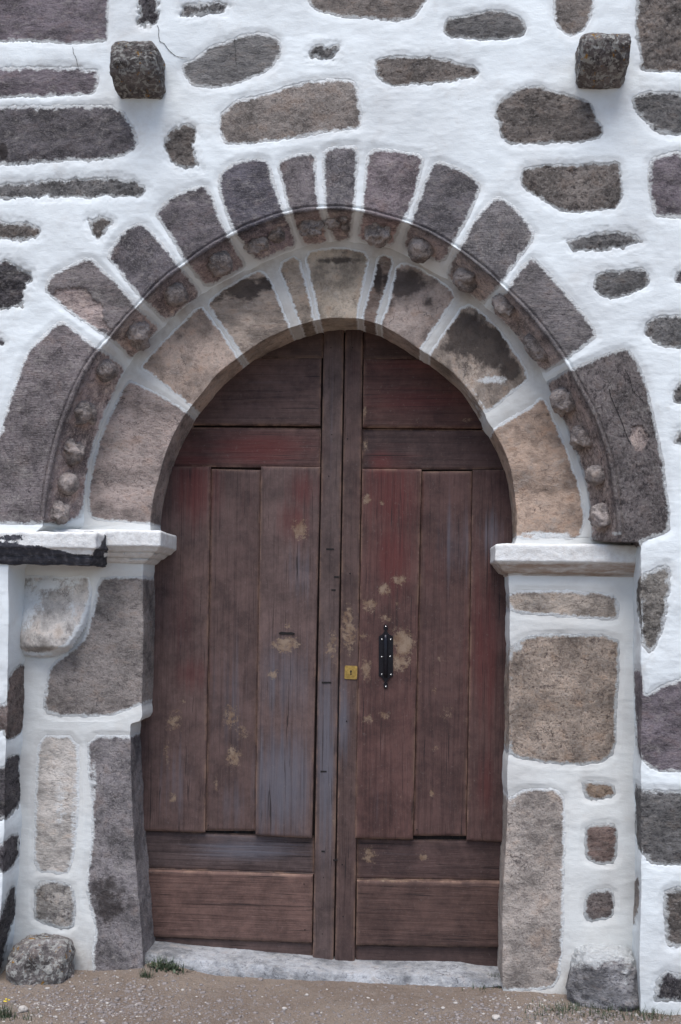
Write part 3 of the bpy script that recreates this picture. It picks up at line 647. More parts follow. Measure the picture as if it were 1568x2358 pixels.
wall = thing('church_wall', 'whitewashed rubble stone wall with dark field stones around the arched doorway', 'wall', (0, 0, 0))
oarch = thing('outer_arch', 'outer ring of dark granite voussoirs with white joints and carved balls', 'arch', tuple(Cw))
iarch = thing('inner_arch', 'inner recessed ring of tan brown stones framing the wooden door', 'arch', tuple(at(np.array(ACX), np.array(ACY), Y1)))
lp0 = onz(np.array(190.), np.array(2250.)); rp0 = onz(np.array(1310.), np.array(2260.))
lpier = thing('door_pier', 'left door jamb of grey stone blocks with a worn bracket stone under the blackened impost', 'pier', (float(lp0[0]), Y1, 0), 'door jambs')
rpier = thing('door_pier', 'right door jamb with large tan block and three small stones set in whitewash', 'pier', (float(rp0[0]), Y1, 0), 'door jambs')

def wall_dirt(P, Q):
    low = sstep(.42, -.05, P[:, 2]) * .62
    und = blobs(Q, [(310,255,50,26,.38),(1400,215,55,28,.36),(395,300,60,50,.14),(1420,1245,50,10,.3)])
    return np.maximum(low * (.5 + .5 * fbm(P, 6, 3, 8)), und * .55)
def inner_dirt_shade(P, Q):
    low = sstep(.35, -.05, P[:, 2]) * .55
    arch = np.exp(-((np.hypot(Q[:, 0] - 785, Q[:, 1] - 1200) - 600) / 40) ** 2) * sstep(1150, 700, Q[:, 1]) * .55  # overhang shade painted into the ring's plaster, together with some dirt
    arch2 = sstep(1180, 800, Q[:, 1]) * .34  # upper recess: more painted shade mixed with dirt
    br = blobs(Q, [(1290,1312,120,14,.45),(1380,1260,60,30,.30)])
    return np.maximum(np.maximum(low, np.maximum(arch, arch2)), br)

archface = np.zeros(B.shape[:2]); archface[nL + 4:nL + nA - 4] = 1
stones = mk(ST_WALL, 'wall_stone', wall) + mk(VOUS, 'voussoir', oarch, off=-.5, rough=2.4, rag=.5, lw=5, grow=2.2)
objs, OP, ON, OQ, OV = build_sheet(B, stones, wall, 'limewash_render', SD=SD, archface=archface.reshape(-1), dirt_shade_fun=wall_dirt, warmf=sstep(2, -20, SD.reshape(-1)) * np.repeat(1 - ispier, SD.shape[1]), dscale=1 + 1.6 * np.repeat(ispier, SD.shape[1]) * (SD.reshape(-1) < 0))
vous_objs = objs[len(ST_WALL):]

# ------------------------------------------------------------------ inner sheet
D_L = [(330,2300),(330,2240),(326,2150),(317,2050),(310,1970),(304,1850),(302,1750),(300,1672),(303,1665),(322,1660),(327,1650),(328,1500),(328,1300),(335,1255),(345,1222)]
D_R = [(1190,1236),(1180,1290),(1173,1325),(1172,1700),(1170,1760),(1167,1900),(1160,2030),(1158,2150),(1157,2310)]
dL, = along([D_L], None, 2.8); dR, = along([D_R], None, 2.8)
phi = np.linspace(181.0, -4.7, 660)
dA = polar(D_P, phi, 1.2); iA2 = polar(I_P, phi)
Dpx = np.concatenate([dL, dA, dR]); Dw = at(Dpx[:, 0], Dpx[:, 1], Y1)
nl, na, nr = len(dL), len(dA), len(dR)
Ew = np.zeros_like(Dw)
iAw = at(iA2[:, 0], iA2[:, 1], Y1); Cw1 = at(np.array(ACX), np.array(ACY), Y1)
for i in range(len(Dw)):
    if i < nl: Ew[i] = (-1.66, Y1, Dw[i, 2])
    elif i >= nl + na: Ew[i] = (1.40, Y1, Dw[i, 2])
    else:
        q = iAw[i - nl]; d = q - Cw1; d /= np.linalg.norm(d); Ew[i] = q + d * .10
        lim = Dw[nl - 1, 2] + .0004 * (i - nl) if i < nl + na / 2 else Dw[nl + na, 2] + .0004 * (nl + na - i)
        Ew[i, 2] = max(Ew[i, 2], lim)
# blend ends of the arch zone into the pier zones
rows = []
for yy in np.linspace(.075, 0.0, 3)[:1]:
    rows.append(Dw + np.array([0, Y2 - Y1 + .05, 0]))
for yy in np.linspace(Y2 - Y1 + .02, .004, 36):
    e = np.array([0, yy, 0]); rows.append(Dw + e)
for f in np.concatenate([[0.0], np.linspace(0.004, 1, 130)]):
    rows.append(Dw * (1 - f) + Ew * f)
BI = np.stack(rows, 1)
# worn, slightly rounded arris
def bulge_bracket(Q):
    # the bracket stone swells towards its ragged lower rim
    t = sstep(1330, 1470, Q[:, 1]); w = 1 - np.clip(np.abs(Q[:, 0] - 125) / 95, 0, 1) ** 3
    return .085 * t ** 1.3 * w * (1 - sstep(1485, 1503, Q[:, 1]) * .55)
sI = mk(INNER, 'voussoir', iarch, off=-1.0, rough=2.0, rag=.5, lw=4, grow=4.6)
for o_ in sI:
    pp = np.array(o_['poly'], float); dx = pp - np.array([785., 1200.]); rr = np.hypot(dx[:, 0], dx[:, 1]); th_ = np.arctan2(-dx[:, 1], dx[:, 0])
    ri = np.hypot(*(polar(I_P, np.degrees(th_)) - np.array([785., 1200.])).T); rd = np.hypot(*(polar(D_P, np.degrees(th_), 1.2) - np.array([785., 1200.])).T)
    fq = np.clip((rr - rd) / (ri - rd), 0, 1); rr = rr + 6.5 * sstep(.5, .85, fq); o_['poly'] = np.stack([785 + rr * np.cos(th_), 1200 - rr * np.sin(th_)], -1)
sL = mk(LPIER, 'pier_stone', lpier, off=-1.0, rough=3.0, rag=.8, lw=5, grow=4.5)
sR = mk(RPIER, 'pier_stone', rpier, off=-1.0, rough=3.0, rag=.8, lw=5, grow=4.5)
sL[0]['bulge'] = bulge_bracket; sL[0]['rough'] = 6
sL[4]['rough'] = 6
def fixq(Q):
    Q = Q.copy(); n = 37
    o = Q[:, n + 6] - Q[:, n]; o /= np.maximum(np.linalg.norm(o, axis=-1, keepdims=True), 1e-6)
    Q[:, :n] = (Q[:, n] + o * 7)[:, None]
    Q[:, n:n + 4] = (Q[:, n] + o * 7)[:, None]
    return Q
build_sheet(BI, sI + sL + sR, None, 'limewash', seed=50, dirt_shade_fun=inner_dirt_shade, Qfix=fixq, pmat=M_PI, nedge=37,
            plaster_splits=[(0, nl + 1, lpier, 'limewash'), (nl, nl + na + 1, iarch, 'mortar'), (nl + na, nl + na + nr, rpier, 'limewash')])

# ------------------------------------------------------------------ lumps: carved balls, boulders, pebbles
def ico(sub=4):
    import bmesh
    bm = bmesh.new(); bmesh.ops.create_icosphere(bm, subdivisions=sub, radius=1.0)
    V = np.array([v.co[:] for v in bm.verts]); Fc = np.array([[v.index for v in f.verts] for f in bm.faces]); bm.free()
    return V, Fc
ICO5 = ico(5); ICO4 = ico(4); ICO2 = ico(2); ICO1 = ico(1)
BALLS = [(130,1178,20,24,1),(150,1113,22,27,0),(163,1040,24,25,1),(190,950,24,24,1),(240,850,25,24,0),(312,764,27,25,1),(400,672,27,24,0),(502,598,29,27,0),
         (592,556,26,13,2),(635,535,16,16,1),(716,514,28,15,2),(766,508,9,18,1),(793,500,8,9,0),(796,520,10,10,0),(872,528,29,22,1),(974,568,29,24,0),(1078,634,27,22,1),(1165,697,26,14,2),
         (1240,795,14,30,2),(1308,920,24,28,1),(1346,1006,18,28,1),(1382,1092,19,25,0),(1395,1190,24,26,1)]
covmask = (SD.reshape(-1) < 0) & (SD.reshape(-1) > -90)
CP = OP[covmask]; CN = ON[covmask]; CQ = OQ[covmask]
vpolys = [np.array(fr(v[0], v[1])) for v in VOUS]
for k, (x, y, rx, ry, kind) in enumerate(BALLS):
    j = np.argmin((CQ[:, 0] - x) ** 2 + (CQ[:, 1] - y) ** 2)
    p, n = CP[j], CN[j]
    V, Fc = ICO4; V = V.copy()
    V = np.sign(V) * np.abs(V) ** .9
    ang = math.atan2(ACY - y, x - ACX)
    # local frame: tangent along the arch, normal out of the cove, third across
    tdir = np.array([-math.sin(ang), 0, math.cos(ang)]); bdir = np.cross(n, tdir); bdir /= np.linalg.norm(bdir); tdir = np.cross(bdir, n)
    s = (rx + ry) / 2 / PX * 1.08
    el = max(rx, ry) / min(rx, ry) if kind == 2 else 1.0
    st, sb = (s * math.sqrt(el), s / math.sqrt(el)) if kind == 2 else (s, s)
    r = 1 + fbm(V + k * 3.1, 1.6, 3, k) * (.42 if kind else .22) + fbm(V + k, 4.0, 4, k + 9) * (.20 if kind else .11)
    Vb = V * r[:, None]
    if kind == 1: Vb[:, 0] += 0.18 * np.sin(Vb[:, 1] * 5 + k)
    Pw = p + tdir * Vb[:, :1] * st + bdir * Vb[:, 1:2] * sb + n * (Vb[:, 2:] * s * 1.05 + s * .32)
    best = max(range(12), key=lambda i: sdf(np.array([[x, y]]), vpolys[i])[0])
    par = vous_objs[best]
    mesh_obj('carved_ball', Pw, Fc, M_ST, par, {'warm': np.full(len(V), .45), 'lime': np.full(len(V), .10 if kind else .04) + (Pw[:, 2] > p[2]) * .06, 'stain': np.full(len(V), .16)}, color=(.17, .155, .152, 1))

def lump(name, x0, x1, y0, y1, Yc, dep, mat, col, seed, amp=.12, limef=None, stainf=None, power=.62):
    c = at(np.array((x0 + x1) / 2.), np.array((y0 + y1) / 2.), Yc); a = at(np.array(float(x0)), np.array(float(y0)), Yc); b = at(np.array(float(x1)), np.array(float(y1)), Yc)
    V, Fc = ICO5; V = V.copy(); V = np.sign(V) * np.abs(V) ** power; 
    r = 1 + fbm(V + seed, 1.3, 4, seed) * amp + fbm(V + seed, 6, 4, seed + 3) * amp * .35
    V = V * r[:, None]
    P = c + V * np.array([abs(b[0] - a[0]) / 2, dep, abs(b[2] - a[2]) / 2])
    Q = proj(P)
    lime = limef(Q, P) if limef else np.zeros(len(P)); st = stainf(Q, P) if stainf else np.zeros(len(P))
    return mesh_obj(name, P, Fc, mat, None, {'lime': lime, 'stain': st}, color=(*col, 1))
o = lump('guard_stone', 28, 168, 2152, 2286, .12, .13, M_LI, (.19, .17, .165), 3, amp=.26, power=.8, limef=lambda Q, P: blobs(Q, [(120,2165,60,16,.45),(155,2230,14,40,.45)]), stainf=lambda Q, P: blobs(Q, [(80,2215,45,30,.5)]))
tag(o, 'rounded guard stone with orange lichen at the foot of the left jamb', 'boulder', 'guard stones at the foot of the jambs')
o = lump('guard_stone', 1308, 1466, 2172, 2330, .17, .15, M_RG, (.27, .262, .272), 8, amp=.24, power=.60, limef=lambda Q, P: np.maximum(sstep(2262, 2178, Q[:, 1] + 26 * fbm(P, 9, 3, 9)) * .9 + .14, blobs(Q, [(1440,2240,14,60,.6),(1330,2225,20,14,.5)])))
tag(o, 'half whitewashed guard stone at the foot of the right jamb', 'boulder', 'guard stones at the foot of the jambs')

# ------------------------------------------------------------------ corbels
def cube_grid(n):
    import bmesh
    bm = bmesh.new(); bmesh.ops.create_cube(bm, size=2.0)
    bmesh.ops.subdivide_edges(bm, edges=bm.edges[:], cuts=n, use_grid_fill=True)
    V = np.array([v.co[:] for v in bm.verts]); Fc = np.array([[v.index for v in f.verts] for f in bm.faces]); bm.free()
    return V, Fc
CUBE = cube_grid(40)
def corbel(x0, x1, y0, y1, dep, label, seed, rnd, top_round):
    a = at(np.array(float(x0)), np.array(float(y0)), -dep); b = at(np.array(float(x1)), np.array(float(y1)), -dep)
    cx, cz = (a[0] + b[0]) / 2, (a[2] + b[2]) / 2; hx, hz = abs(b[0] - a[0]) / 2, abs(a[2] - b[2]) / 2
    V, Fc = CUBE; V = V.copy()
    R = .034; L = np.array([hx, (dep + .08) / 2, hz]); P = V * L
    core = np.clip(P, -(L - R), L - R); dlt = P - core; ln = np.linalg.norm(dlt, axis=1, keepdims=True)
    P = np.where(ln > 1e-9, core + dlt / np.maximum(ln, 1e-9) * R, P)
    yy = L[1] - P[:, 1]                         # distance out from the buried end (0..2L)
    f = np.ones(len(P)); zn = P[:, 2] / hz
    lowf = np.clip((-zn + rnd) / (1 + rnd), 0, 1); f = np.sqrt(1 - .90 * lowf ** 2.4)
    upf = np.clip((zn - top_round) / (1 - top_round + 1e-6), 0, 1); f = f * np.sqrt(1 - .45 * upf ** 2.2)
    P[:, 1] = L[1] - yy * f
    P = P + np.array([cx, -dep + L[1], cz])
    nrm = V / np.linalg.norm(V, axis=1, keepdims=True)
    P += nrm * (fbm(P * np.array([.6, 1, 2.0]), 24, 4, seed)[:, None] * .010 + fbm(P, 70, 3, seed + 4)[:, None] * .004)
    P[:, 0] += fbm(P, 7, 2, seed + 8) * .006
    Q = proj(P)
    o = mesh_obj('corbel', P, Fc, M_LI, None, {'lime': blobs(Q, [(x1 - 14, y0 + 55, 18, 26, .45)]) if seed == 1 else np.zeros(len(P)), 'stain': np.full(len(P), .14)}, color=(.16, .14, .135, 1))
    tag(o, label, 'corbel', 'corbels jutting from the wall above the arch')
corbel(249, 358, 89, 184, .17, 'weathered granite corbel jutting from the wall above the arch on the left', 1, .15, 1.0)
corbel(1342, 1456, 57, 156, .17, 'rounded barrel shaped corbel with rusty top above the arch on the right', 2, .62, .15)

# ------------------------------------------------------------------ imposts
def moulding(path, prof, step=.008):
    """path in plan (x, y) with the wall on its left-hand side; prof = [(projection, z)]"""
    path = [np.array(p, float) for p in path]
    segs = [(path[i + 1] - path[i]) / np.linalg.norm(path[i + 1] - path[i]) for i in range(len(path) - 1)]
    nrm = [np.array([s[1], -s[0]]) for s in segs]
    pts = []
    for i, p in enumerate(path):
        if i == 0: off = nrm[0]
        elif i == len(path) - 1: off = nrm[-1]
        else:
            b = nrm[i - 1] + nrm[i]; off = b / (b @ b) * 2 
        pts.append((p, off))
    base = []; offs = []
    for i in range(len(path) - 1):
        L = np.linalg.norm(path[i + 1] - path[i]); n = max(2, int(L / step))
        for t in np.linspace(0, 1, n, endpoint=(i == len(path) - 2)):
            base.append(pts[i][0] * (1 - t) + pts[i + 1][0] * t); offs.append(pts[i][1] * (1 - t) + pts[i + 1][1] * t)
    base = np.array(base); offs = np.array(offs)
    # densify profile
    pr = [prof[0]]
    for a, b in zip(prof[:-1], prof[1:]):
        n = max(1, int(math.hypot(b[0] - a[0], b[1] - a[1]) / .006))
        for t in np.linspace(0, 1, n + 1)[1:]: pr.append((a[0] * (1 - t) + b[0] * t, a[1] * (1 - t) + b[1] * t))
    pr = np.array(pr)
    G_ = np.zeros((len(base), len(pr), 3))
    G_[..., :2] = base[:, None] + offs[:, None] * pr[None, :, :1]; G_[..., 2] = pr[None, :, 1]
    return G_
def moulding_obj(name, G_, label, blackf=None, baref=None, amp=.003, seed=0, group='imposts at the springing of the arch'):
    P = G_.reshape(-1, 3)
    n, _ = normals(G_); n = n.reshape(-1, 3)
    if n[:, 1].mean() > 0: n = -n
    P = P + n * (fbm(P, 12, 3, seed) * amp * 1.3 + fbm(P, 50, 3, seed + 3) * amp * .6)[:, None]
    Q = proj(P)
    idx = np.arange(len(P)).reshape(G_.shape[:2])
    o = mesh_obj(name, P, grid_faces(idx), M_MO, None, {'black': blackf(Q, P) if blackf else np.zeros(len(P)), 'bare': baref(Q, P) if baref else np.zeros(len(P))})
    tag(o, label, 'impost', group)
    return o
def zat(x, y, Y): return float(at(np.array(float(x)), np.array(float(y)), Y)[2])
def xat(x, y, Y): return float(at(np.array(float(x)), np.array(float(y)), Y)[0])
# inner left: front edge of the fascia spans y 1222..1258, mouldings down to 1298
pj = .112
zt = zat(330, 1220, Y1 - pj); zb = zat(330, 1258, Y1 - pj); zf = zat(330, 1299, Y1)
xl = xat(329, 1260, Y1)
h = zb - zf
def impost_profile(pj, zt, zb, zf, steps=3):
    pr = [(-.01, zt + .004), (pj - .012, zt + .001), (pj - .003, zt - .003), (pj, zt - .010), (pj, zb + .004), (pj - .004, zb)]
    p = pj - .010; z = zb - .003; hh = (z - zf) / steps; dp = (p - .004) / steps
    for i in range(steps):
        pr += [(p, z), (p - dp * .25, z - hh * .35), (p - dp * .55, z - hh * .72), (p - dp, z - hh * .86), (p - dp + .004, z - hh * .93), (p - dp, z - hh)]
        p -= dp; z -= hh
    pr += [(-.01, zf - .002)]
    return pr
Gm = moulding([(xl - .52, Y1), (xl, Y1), (xl, Y2 + .03)], impost_profile(pj, zt, zb, zf))
moulding_obj('impost', Gm, 'whitewashed stepped impost under the inner arch beside the left door leaf', baref=lambda Q, P: sstep(1262, 1280, Q[:, 1]) * .38, seed=3)
# inner right
pj = .072
zt = zat(1180, 1251, Y1 - pj); zb = zat(1180, 1293, Y1 - pj); zf = zat(1200, 1325, Y1)
xr = xat(1173, 1290, Y1)
Gm = moulding([(xr, Y2 + .03), (xr, Y1), (xr + .58, Y1)], impost_profile(pj, zt, zb, zf, 1))
moulding_obj('impost', Gm, 'plain whitewashed impost with brown cavetto at the top of the right jamb', baref=lambda Q, P: np.maximum(sstep(1288, 1300, Q[:, 1]) * .62, blobs(Q, [(1400,1270,70,30,.25)])), seed=11)
# outer left, black and broken
pj2 = .05
zt = zat(120, 1224, -pj2); zb = zat(120, 1262, -pj2); zf = zat(120, 1300, 0)
xo = xat(205, 1260, 0)
Gm = moulding([(-2.7, 0), (xo - .0, 0), (xo + .015, Y1 - .0)], impost_profile(pj2, zt, zb, zf, 2))
def blk(Q, P):
    b = sstep(1240, 1256, Q[:, 1] - Q[:, 0] * .13 + 14 * fbm(P, 7, 4, 61)) * .92
    b = np.maximum(b, blobs(Q, [(250,1224,9,14,1.1),(249,1242,11,18,1.3),(242,1260,13,16,1.3),(228,1276,16,15,1.2),(208,1290,22,13,1.2),(180,1296,30,10,1.1),(20,1238,45,12,.75),(215,1220,40,6,.8)]))
    b *= 1 - blobs(Q, [(60,1300,.1,.1,0)])
    return b
moulding_obj('impost', Gm, 'broken impost with soot black underside on the wall left of the inner impost', blackf=blk, seed=21, amp=.006)

# ------------------------------------------------------------------ doors
YD = Y2
MUD = [(693,1220,20,24,.9),(664,1440,10,10,.7),(658,1482,32,20,.95),(630,1550,18,14,.75),(405,1660,20,28,.75),(425,1615,10,6,.8),(530,1650,22,35,.75),(560,1690,16,22,.7),(537,1742,20,26,.85),(385,1730,12,60,.55),(400,1835,10,14,.8),(380,1880,14,40,.45),(497,1800,8,26,.6),
       (765,1490,16,40,.75),(768,1890,8,22,.7),(720,1300,16,16,.3),(845,1150,12,14,.85),(880,1160,8,6,.9),(842,1020,8,20,.7),(840,945,6,16,.8),(1075,968,20,6,.75),(885,1358,14,14,.9),(920,1337,18,14,.85),(850,1392,18,18,.9),(888,1422,16,12,.8),(917,1395,12,12,.55),
       (928,1480,24,32,1.1),(922,1525,22,22,.95),(843,1540,14,30,.85),(840,1465,16,14,.7),(803,1450,20,60,.85),(808,1520,14,30,.5),(848,1655,14,12,.8),(885,1645,14,10,.8),(1020,1517,26,12,.6),(1000,1590,10,12,.6),(1030,1640,18,24,.6),(1000,1550,14,14,.45),(1075,1660,8,12,.6),(1000,1722,14,8,.7),
       (848,1970,18,24,.8),(975,1974,14,12,.75),(995,1826,8,8,.9),(525,2010,200,4,.35),(925,2025,120,5,.65),(830,1350,10,80,.35),(965,1320,5,200,.35),(962,1600,5,120,.4),(480,1650,5,200,.3),(1062,2020,80,5,.3),(600,1450,5,200,.25)]
RED = [(450,1120,70,120,.75),(600,1035,140,45,.85),(700,1130,50,70,.65),(680,1200,60,70,.6),(420,1420,50,160,.40),(560,1150,60,100,.3),(900,1140,90,130,.68),(900,1280,70,120,.70),(880,1080,40,60,.8),(940,850,160,45,.55),(960,920,160,60,.5),(1110,1500,60,260,.6),(950,1650,60,100,.3),(1110,1800,50,130,.5),(440,1550,60,60,.5),(1000,1300,40,120,.35)]
GREY_ = [(655,1560,75,150,.6),(650,1800,80,160,.85),(530,1600,60,220,.45),(540,1850,60,90,.45),(410,1800,60,140,.45),(420,1480,40,100,.3),(752,1750,26,300,.8),(760,1000,24,240,.35),(560,1960,180,40,.75),(765,2080,30,120,.3),(690,1320,50,100,.5),
        (790,1650,22,140,.75),(1045,1250,50,140,.5),(1030,1850,40,90,.3),(870,1850,50,90,.25),(920,1970,120,40,.35),(1130,1230,40,80,.6),(600,1000,60,20,.2),(620,900,120,60,.25),(1040,1480,60,100,.2)]
def board(name, quad, h, horiz, parent, col=(.105, .075, .072), edge=7.0, wavy=0.8, seed=0, n=3.2, back=.004):
    """quad: corner survey points tl, tr, br, bl on the door plane; h: how far it stands proud (m)"""
    q = np.array(quad, float)
    w = np.hypot(*(q[1] - q[0])); hh = np.hypot(*(q[3] - q[0]))
    ex = np.array([0, .5, 1.5, 3, 5, edge + 2])
    us = np.unique(np.concatenate([ex / w, np.arange(edge + 4, w - edge - 3, n) / w, 1 - ex / w]))
    vs_ = np.unique(np.concatenate([ex / hh, np.arange(edge + 4, hh - edge - 3, n * 1.5) / hh, 1 - ex / hh]))
    U, Vv = np.meshgrid(us, vs_, indexing='ij')
    S = (q[0] * ((1 - U) * (1 - Vv))[..., None] + q[1] * (U * (1 - Vv))[..., None] + q[2] * (U * Vv)[..., None] + q[3] * ((1 - U) * Vv)[..., None])
    de = np.minimum(np.minimum(U * w, (1 - U) * w), np.minimum(Vv * hh, (1 - Vv) * hh))
    P = at(S[..., 0], S[..., 1], YD)
    Pf = P.reshape(-1, 3)
    prof = np.where(de <= 0.01, -back, h - .0075 * (1 - np.clip(de / edge, 0, 1)) ** 2.0).reshape(-1)
    str_ = np.array([.5, 1, 8.0]) if horiz else np.array([8.0, 1, .5])
    hn = fbm(Pf * str_, 6, 4, seed) * .0014 + fbm(Pf, 3.5, 3, seed + 5) * .0018 + np.clip(fbm(Pf * str_, 10, 3, seed + 8) - .25, 0, 1) * -.006
    Pf = Pf.copy(); Pf[:, 1] -= prof + hn * (de.reshape(-1) > .01)
    # slightly worn, uneven outline
    Pf[:, 0] += fbm(Pf, 16, 3, seed + 2) * .0016 * wavy; Pf[:, 2] += fbm(Pf, 14, 3, seed + 3) * .0016 * wavy
    Q = S.reshape(-1, 2)
    idx = np.arange(len(Pf)).reshape(U.shape)
    return mesh_obj(name, Pf, grid_faces(idx), M_WH if horiz else M_WV, parent,
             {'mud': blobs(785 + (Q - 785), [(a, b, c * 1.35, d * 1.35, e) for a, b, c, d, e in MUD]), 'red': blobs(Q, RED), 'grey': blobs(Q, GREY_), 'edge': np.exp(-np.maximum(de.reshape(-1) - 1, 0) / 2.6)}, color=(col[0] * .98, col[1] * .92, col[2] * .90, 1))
def edge_x(top, bot, y):      # x on a slightly leaning vertical
    return top[0] + (bot[0] - top[0]) * (y - top[1]) / (bot[1] - top[1])
GAP = ((794, 740), (769.5, 2215))
gx = lambda y: edge_x(*GAP, y)
dl0 = onz(np.array(400.), np.array(2200.)); dr0 = onz(np.array(950.), np.array(2215.))
BL = (.105, .080, .078); BR = (.088, .058, .056)
left = thing('door_leaf', 'left leaf of the weathered wooden double door, greyed and with a small slot', 'door', (float(dl0[0]), Y2, 0), 'leaves of the double door')
right = thing('door_leaf', 'right leaf of the wooden double door, redder, with black iron pull plate and brass lock', 'door', (float(dr0[0]), Y2, 0), 'leaves of the double door')
# backing boards, left one carries on behind the meeting line as a rebate
def slab(name, x0f, x1f, y0, y1, parent, yb, col):
    b = board(name, [(x0f(y0), y0), (x1f(y0), y0), (x1f(y1), y1), (x0f(y1), y1)], 0, False, parent, col=col, n=20, back=0)
    for v in b.data.vertices: v.co.y += yb
    return b
slab('back_board', lambda y: 290, lambda y: gx(y) + 9, 715, 2245, left, .028, (.03, .024, .024))
slab('back_board', lambda y: gx(y) + 10, lambda y: 1240, 715, 2262, right, .028, (.03, .024, .024))
LT = lambda y: edge_x((738, 1075), (719, 1928), y)      # board / stile line on the left leaf
RT = lambda y: edge_x((834, 1080), (818, 1930), y)
k = 0
def lb(name, x0, x1, ytl, ytr, ybr, ybl, h, hz, col=BL, par=None, **kw):
    global k; k += 1
    f0 = x0 if callable(x0) else (lambda y, q=x0: q); f1 = x1 if callable(x1) else (lambda y, q=x1: q)
    return board(name, [(f0(ytl), ytl), (f1(ytr), ytr), (f1(ybr), ybr), (f0(ybl), ybl)], h * 1.8 - .008, hz, par, col=col, seed=k * 13, **kw)
# left leaf
lb('stile', lambda y: edge_x((746, 745), (720, 2212), y), lambda y: gx(y) - 1.5, 730, 730, 2235, 2235, .013, False, (.10, .083, .082), left)
lb('top_rail', 300, lambda y: edge_x((745, 745), (720, 2212), y), 725, 728, 824, 822, .003, True, (.085, .066, .064), left)
lb('raised_panel', 300, lambda y: edge_x((745, 745), (720, 2212), y) - 3, 824, 825, 981, 978, .013, True, (.090, .066, .064), left)
lb('middle_rail', 300, lambda y: LT(y) - 1, 983, 985, 1077, 1072, .005, True, (.095, .060, .058), left)
b1 = lambda y: edge_x((486, 1080), (473, 1915), y); b2 = lambda y: edge_x((602, 1080), (589, 1915), y)
lb('vertical_board', lambda y: 315, b1, 1073, 1075, 1916, 1910, .015, False, BL, left)
lb('vertical_board', lambda y: b1(y) + .5, lambda y: b2(y) - .5, 1079, 1082, 1913, 1912, .006, False, (.10, .076, .074), left)
lb('vertical_board', b2, LT, 1074, 1076, 1929, 1921, .017, False, (.12, .095, .093), left)
lb('lower_rail', 300, lambda y: edge_x((745, 745), (720, 2212), y) - 1, 1912, 1925, 2012, 1999, .001, True, (.085, .072, .074), left)
lb('bottom_panel', 300, lambda y: edge_x((745, 745), (720, 2212), y) - 2, 2000, 2013, 2169, 2153, .013, True, (.135, .095, .085), left)
lb('bottom_rail', 300, lambda y: edge_x((745, 745), (720, 2212), y) - 1, 2154, 2170, 2240, 2230, .002, True, (.10, .078, .074), left)
# right leaf
lb('stile', lambda y: gx(y) + 1.5, lambda y: edge_x((836, 760), (817, 2215), y), 730, 730, 2245, 2245, .013, False, (.085, .064, .062), right)
re = lambda y: edge_x((836, 760), (817, 2215), y) + 1
lb('top_rail', re, 1230, 728, 730, 824, 826, .003, True, (.07, .048, .046), right)
lb('raised_panel', lambda y: re(y) + 1, 1230, 827, 830, 988, 985, .014, True, (.08, .046, .042), right)
lb('middle_rail', re, 1230, 987, 990, 1079, 1081, .004, True, (.072, .052, .052), right)
c1 = lambda y: edge_x((971, 1080), (951, 1925), y); c2 = lambda y: edge_x((1088, 1082), (1074, 1930), y)
lb('vertical_board', RT, c1, 1080, 1081, 1931, 1928, .017, False, (.095, .058, .055), right)
lb('vertical_board', lambda y: c1(y) + .5, lambda y: c2(y) - .5, 1085, 1084, 1925, 1924, .007, False, BR, right)
lb('vertical_board', c2, 1230, 1082, 1080, 1940, 1934, .014, False, BR, right)
lb('lower_rail', re, 1230, 1930, 1936, 2030, 2024, .001, True, (.078, .056, .055), right)
lb('bottom_panel', lambda y: re(y) + 1, 1230, 2025, 2030, 2180, 2174, .015, True, (.092, .064, .058), right)
lb('bottom_rail', re, 1230, 2175, 2182, 2262, 2250, .002, True, (.07, .052, .05), right)

def ngon_plate(name, pts, Yp, th, mat, parent, bev=.0012):
    """solid plate from an outline in survey points on plane Yp (front face), thickness th"""
    import bmesh
    P = at(np.array([p[0] for p in pts], float), np.array([p[1] for p in pts], float), Yp)
    off = np.array(parent.location)
    bm = bmesh.new()
    fv = [bm.verts.new(p - off) for p in P]; bvv = [bm.verts.new(p - off + np.array([0, th, 0])) for p in P]
    bm.faces.new(fv); bm.faces.new(bvv[::-1])
    n = len(fv)
    for i in range(n): bm.faces.new([fv[i], bvv[i], bvv[(i + 1) % n], fv[(i + 1) % n]])
    bmesh.ops.recalc_face_normals(bm, faces=bm.faces[:])
    if bev:
        es = [e for e in bm.edges if all(v in fv for v in e.verts)]
        bmesh.ops.bevel(bm, geom=es, offset=bev, segments=2, affect='EDGES')
    me = bpy.data.meshes.new(name); bm.to_mesh(me); bm.free(); me.materials.append(mat)
    o = bpy.data.objects.new(name, me); COL.objects.link(o); o.parent = parent
    return o
def dome(name, x, y, r, Yp, h, mat, parent, sub=ICO2):
    V, Fc = sub; c = at(np.array(float(x)), np.array(float(y)), Yp)
    return mesh_obj(name, c + V * np.array([r, h, r]), Fc, mat, parent)
# iron pull plate, pointed at both ends, eight rivets
YF = YD - .0234
pl = ngon_plate('pull_plate', [(888,1437),(892,1440),(893,1447),(890,1452),(896,1460),(905,1465),(905,1556),(896,1561),(890,1570),(893,1576),(892,1583),(888,1586),(884,1583),(883,1576),(886,1570),(880,1561),(872,1556),(872,1465),(880,1460),(886,1452),(883,1447),(884,1440)], YF - .005, .006, M_IR, right)
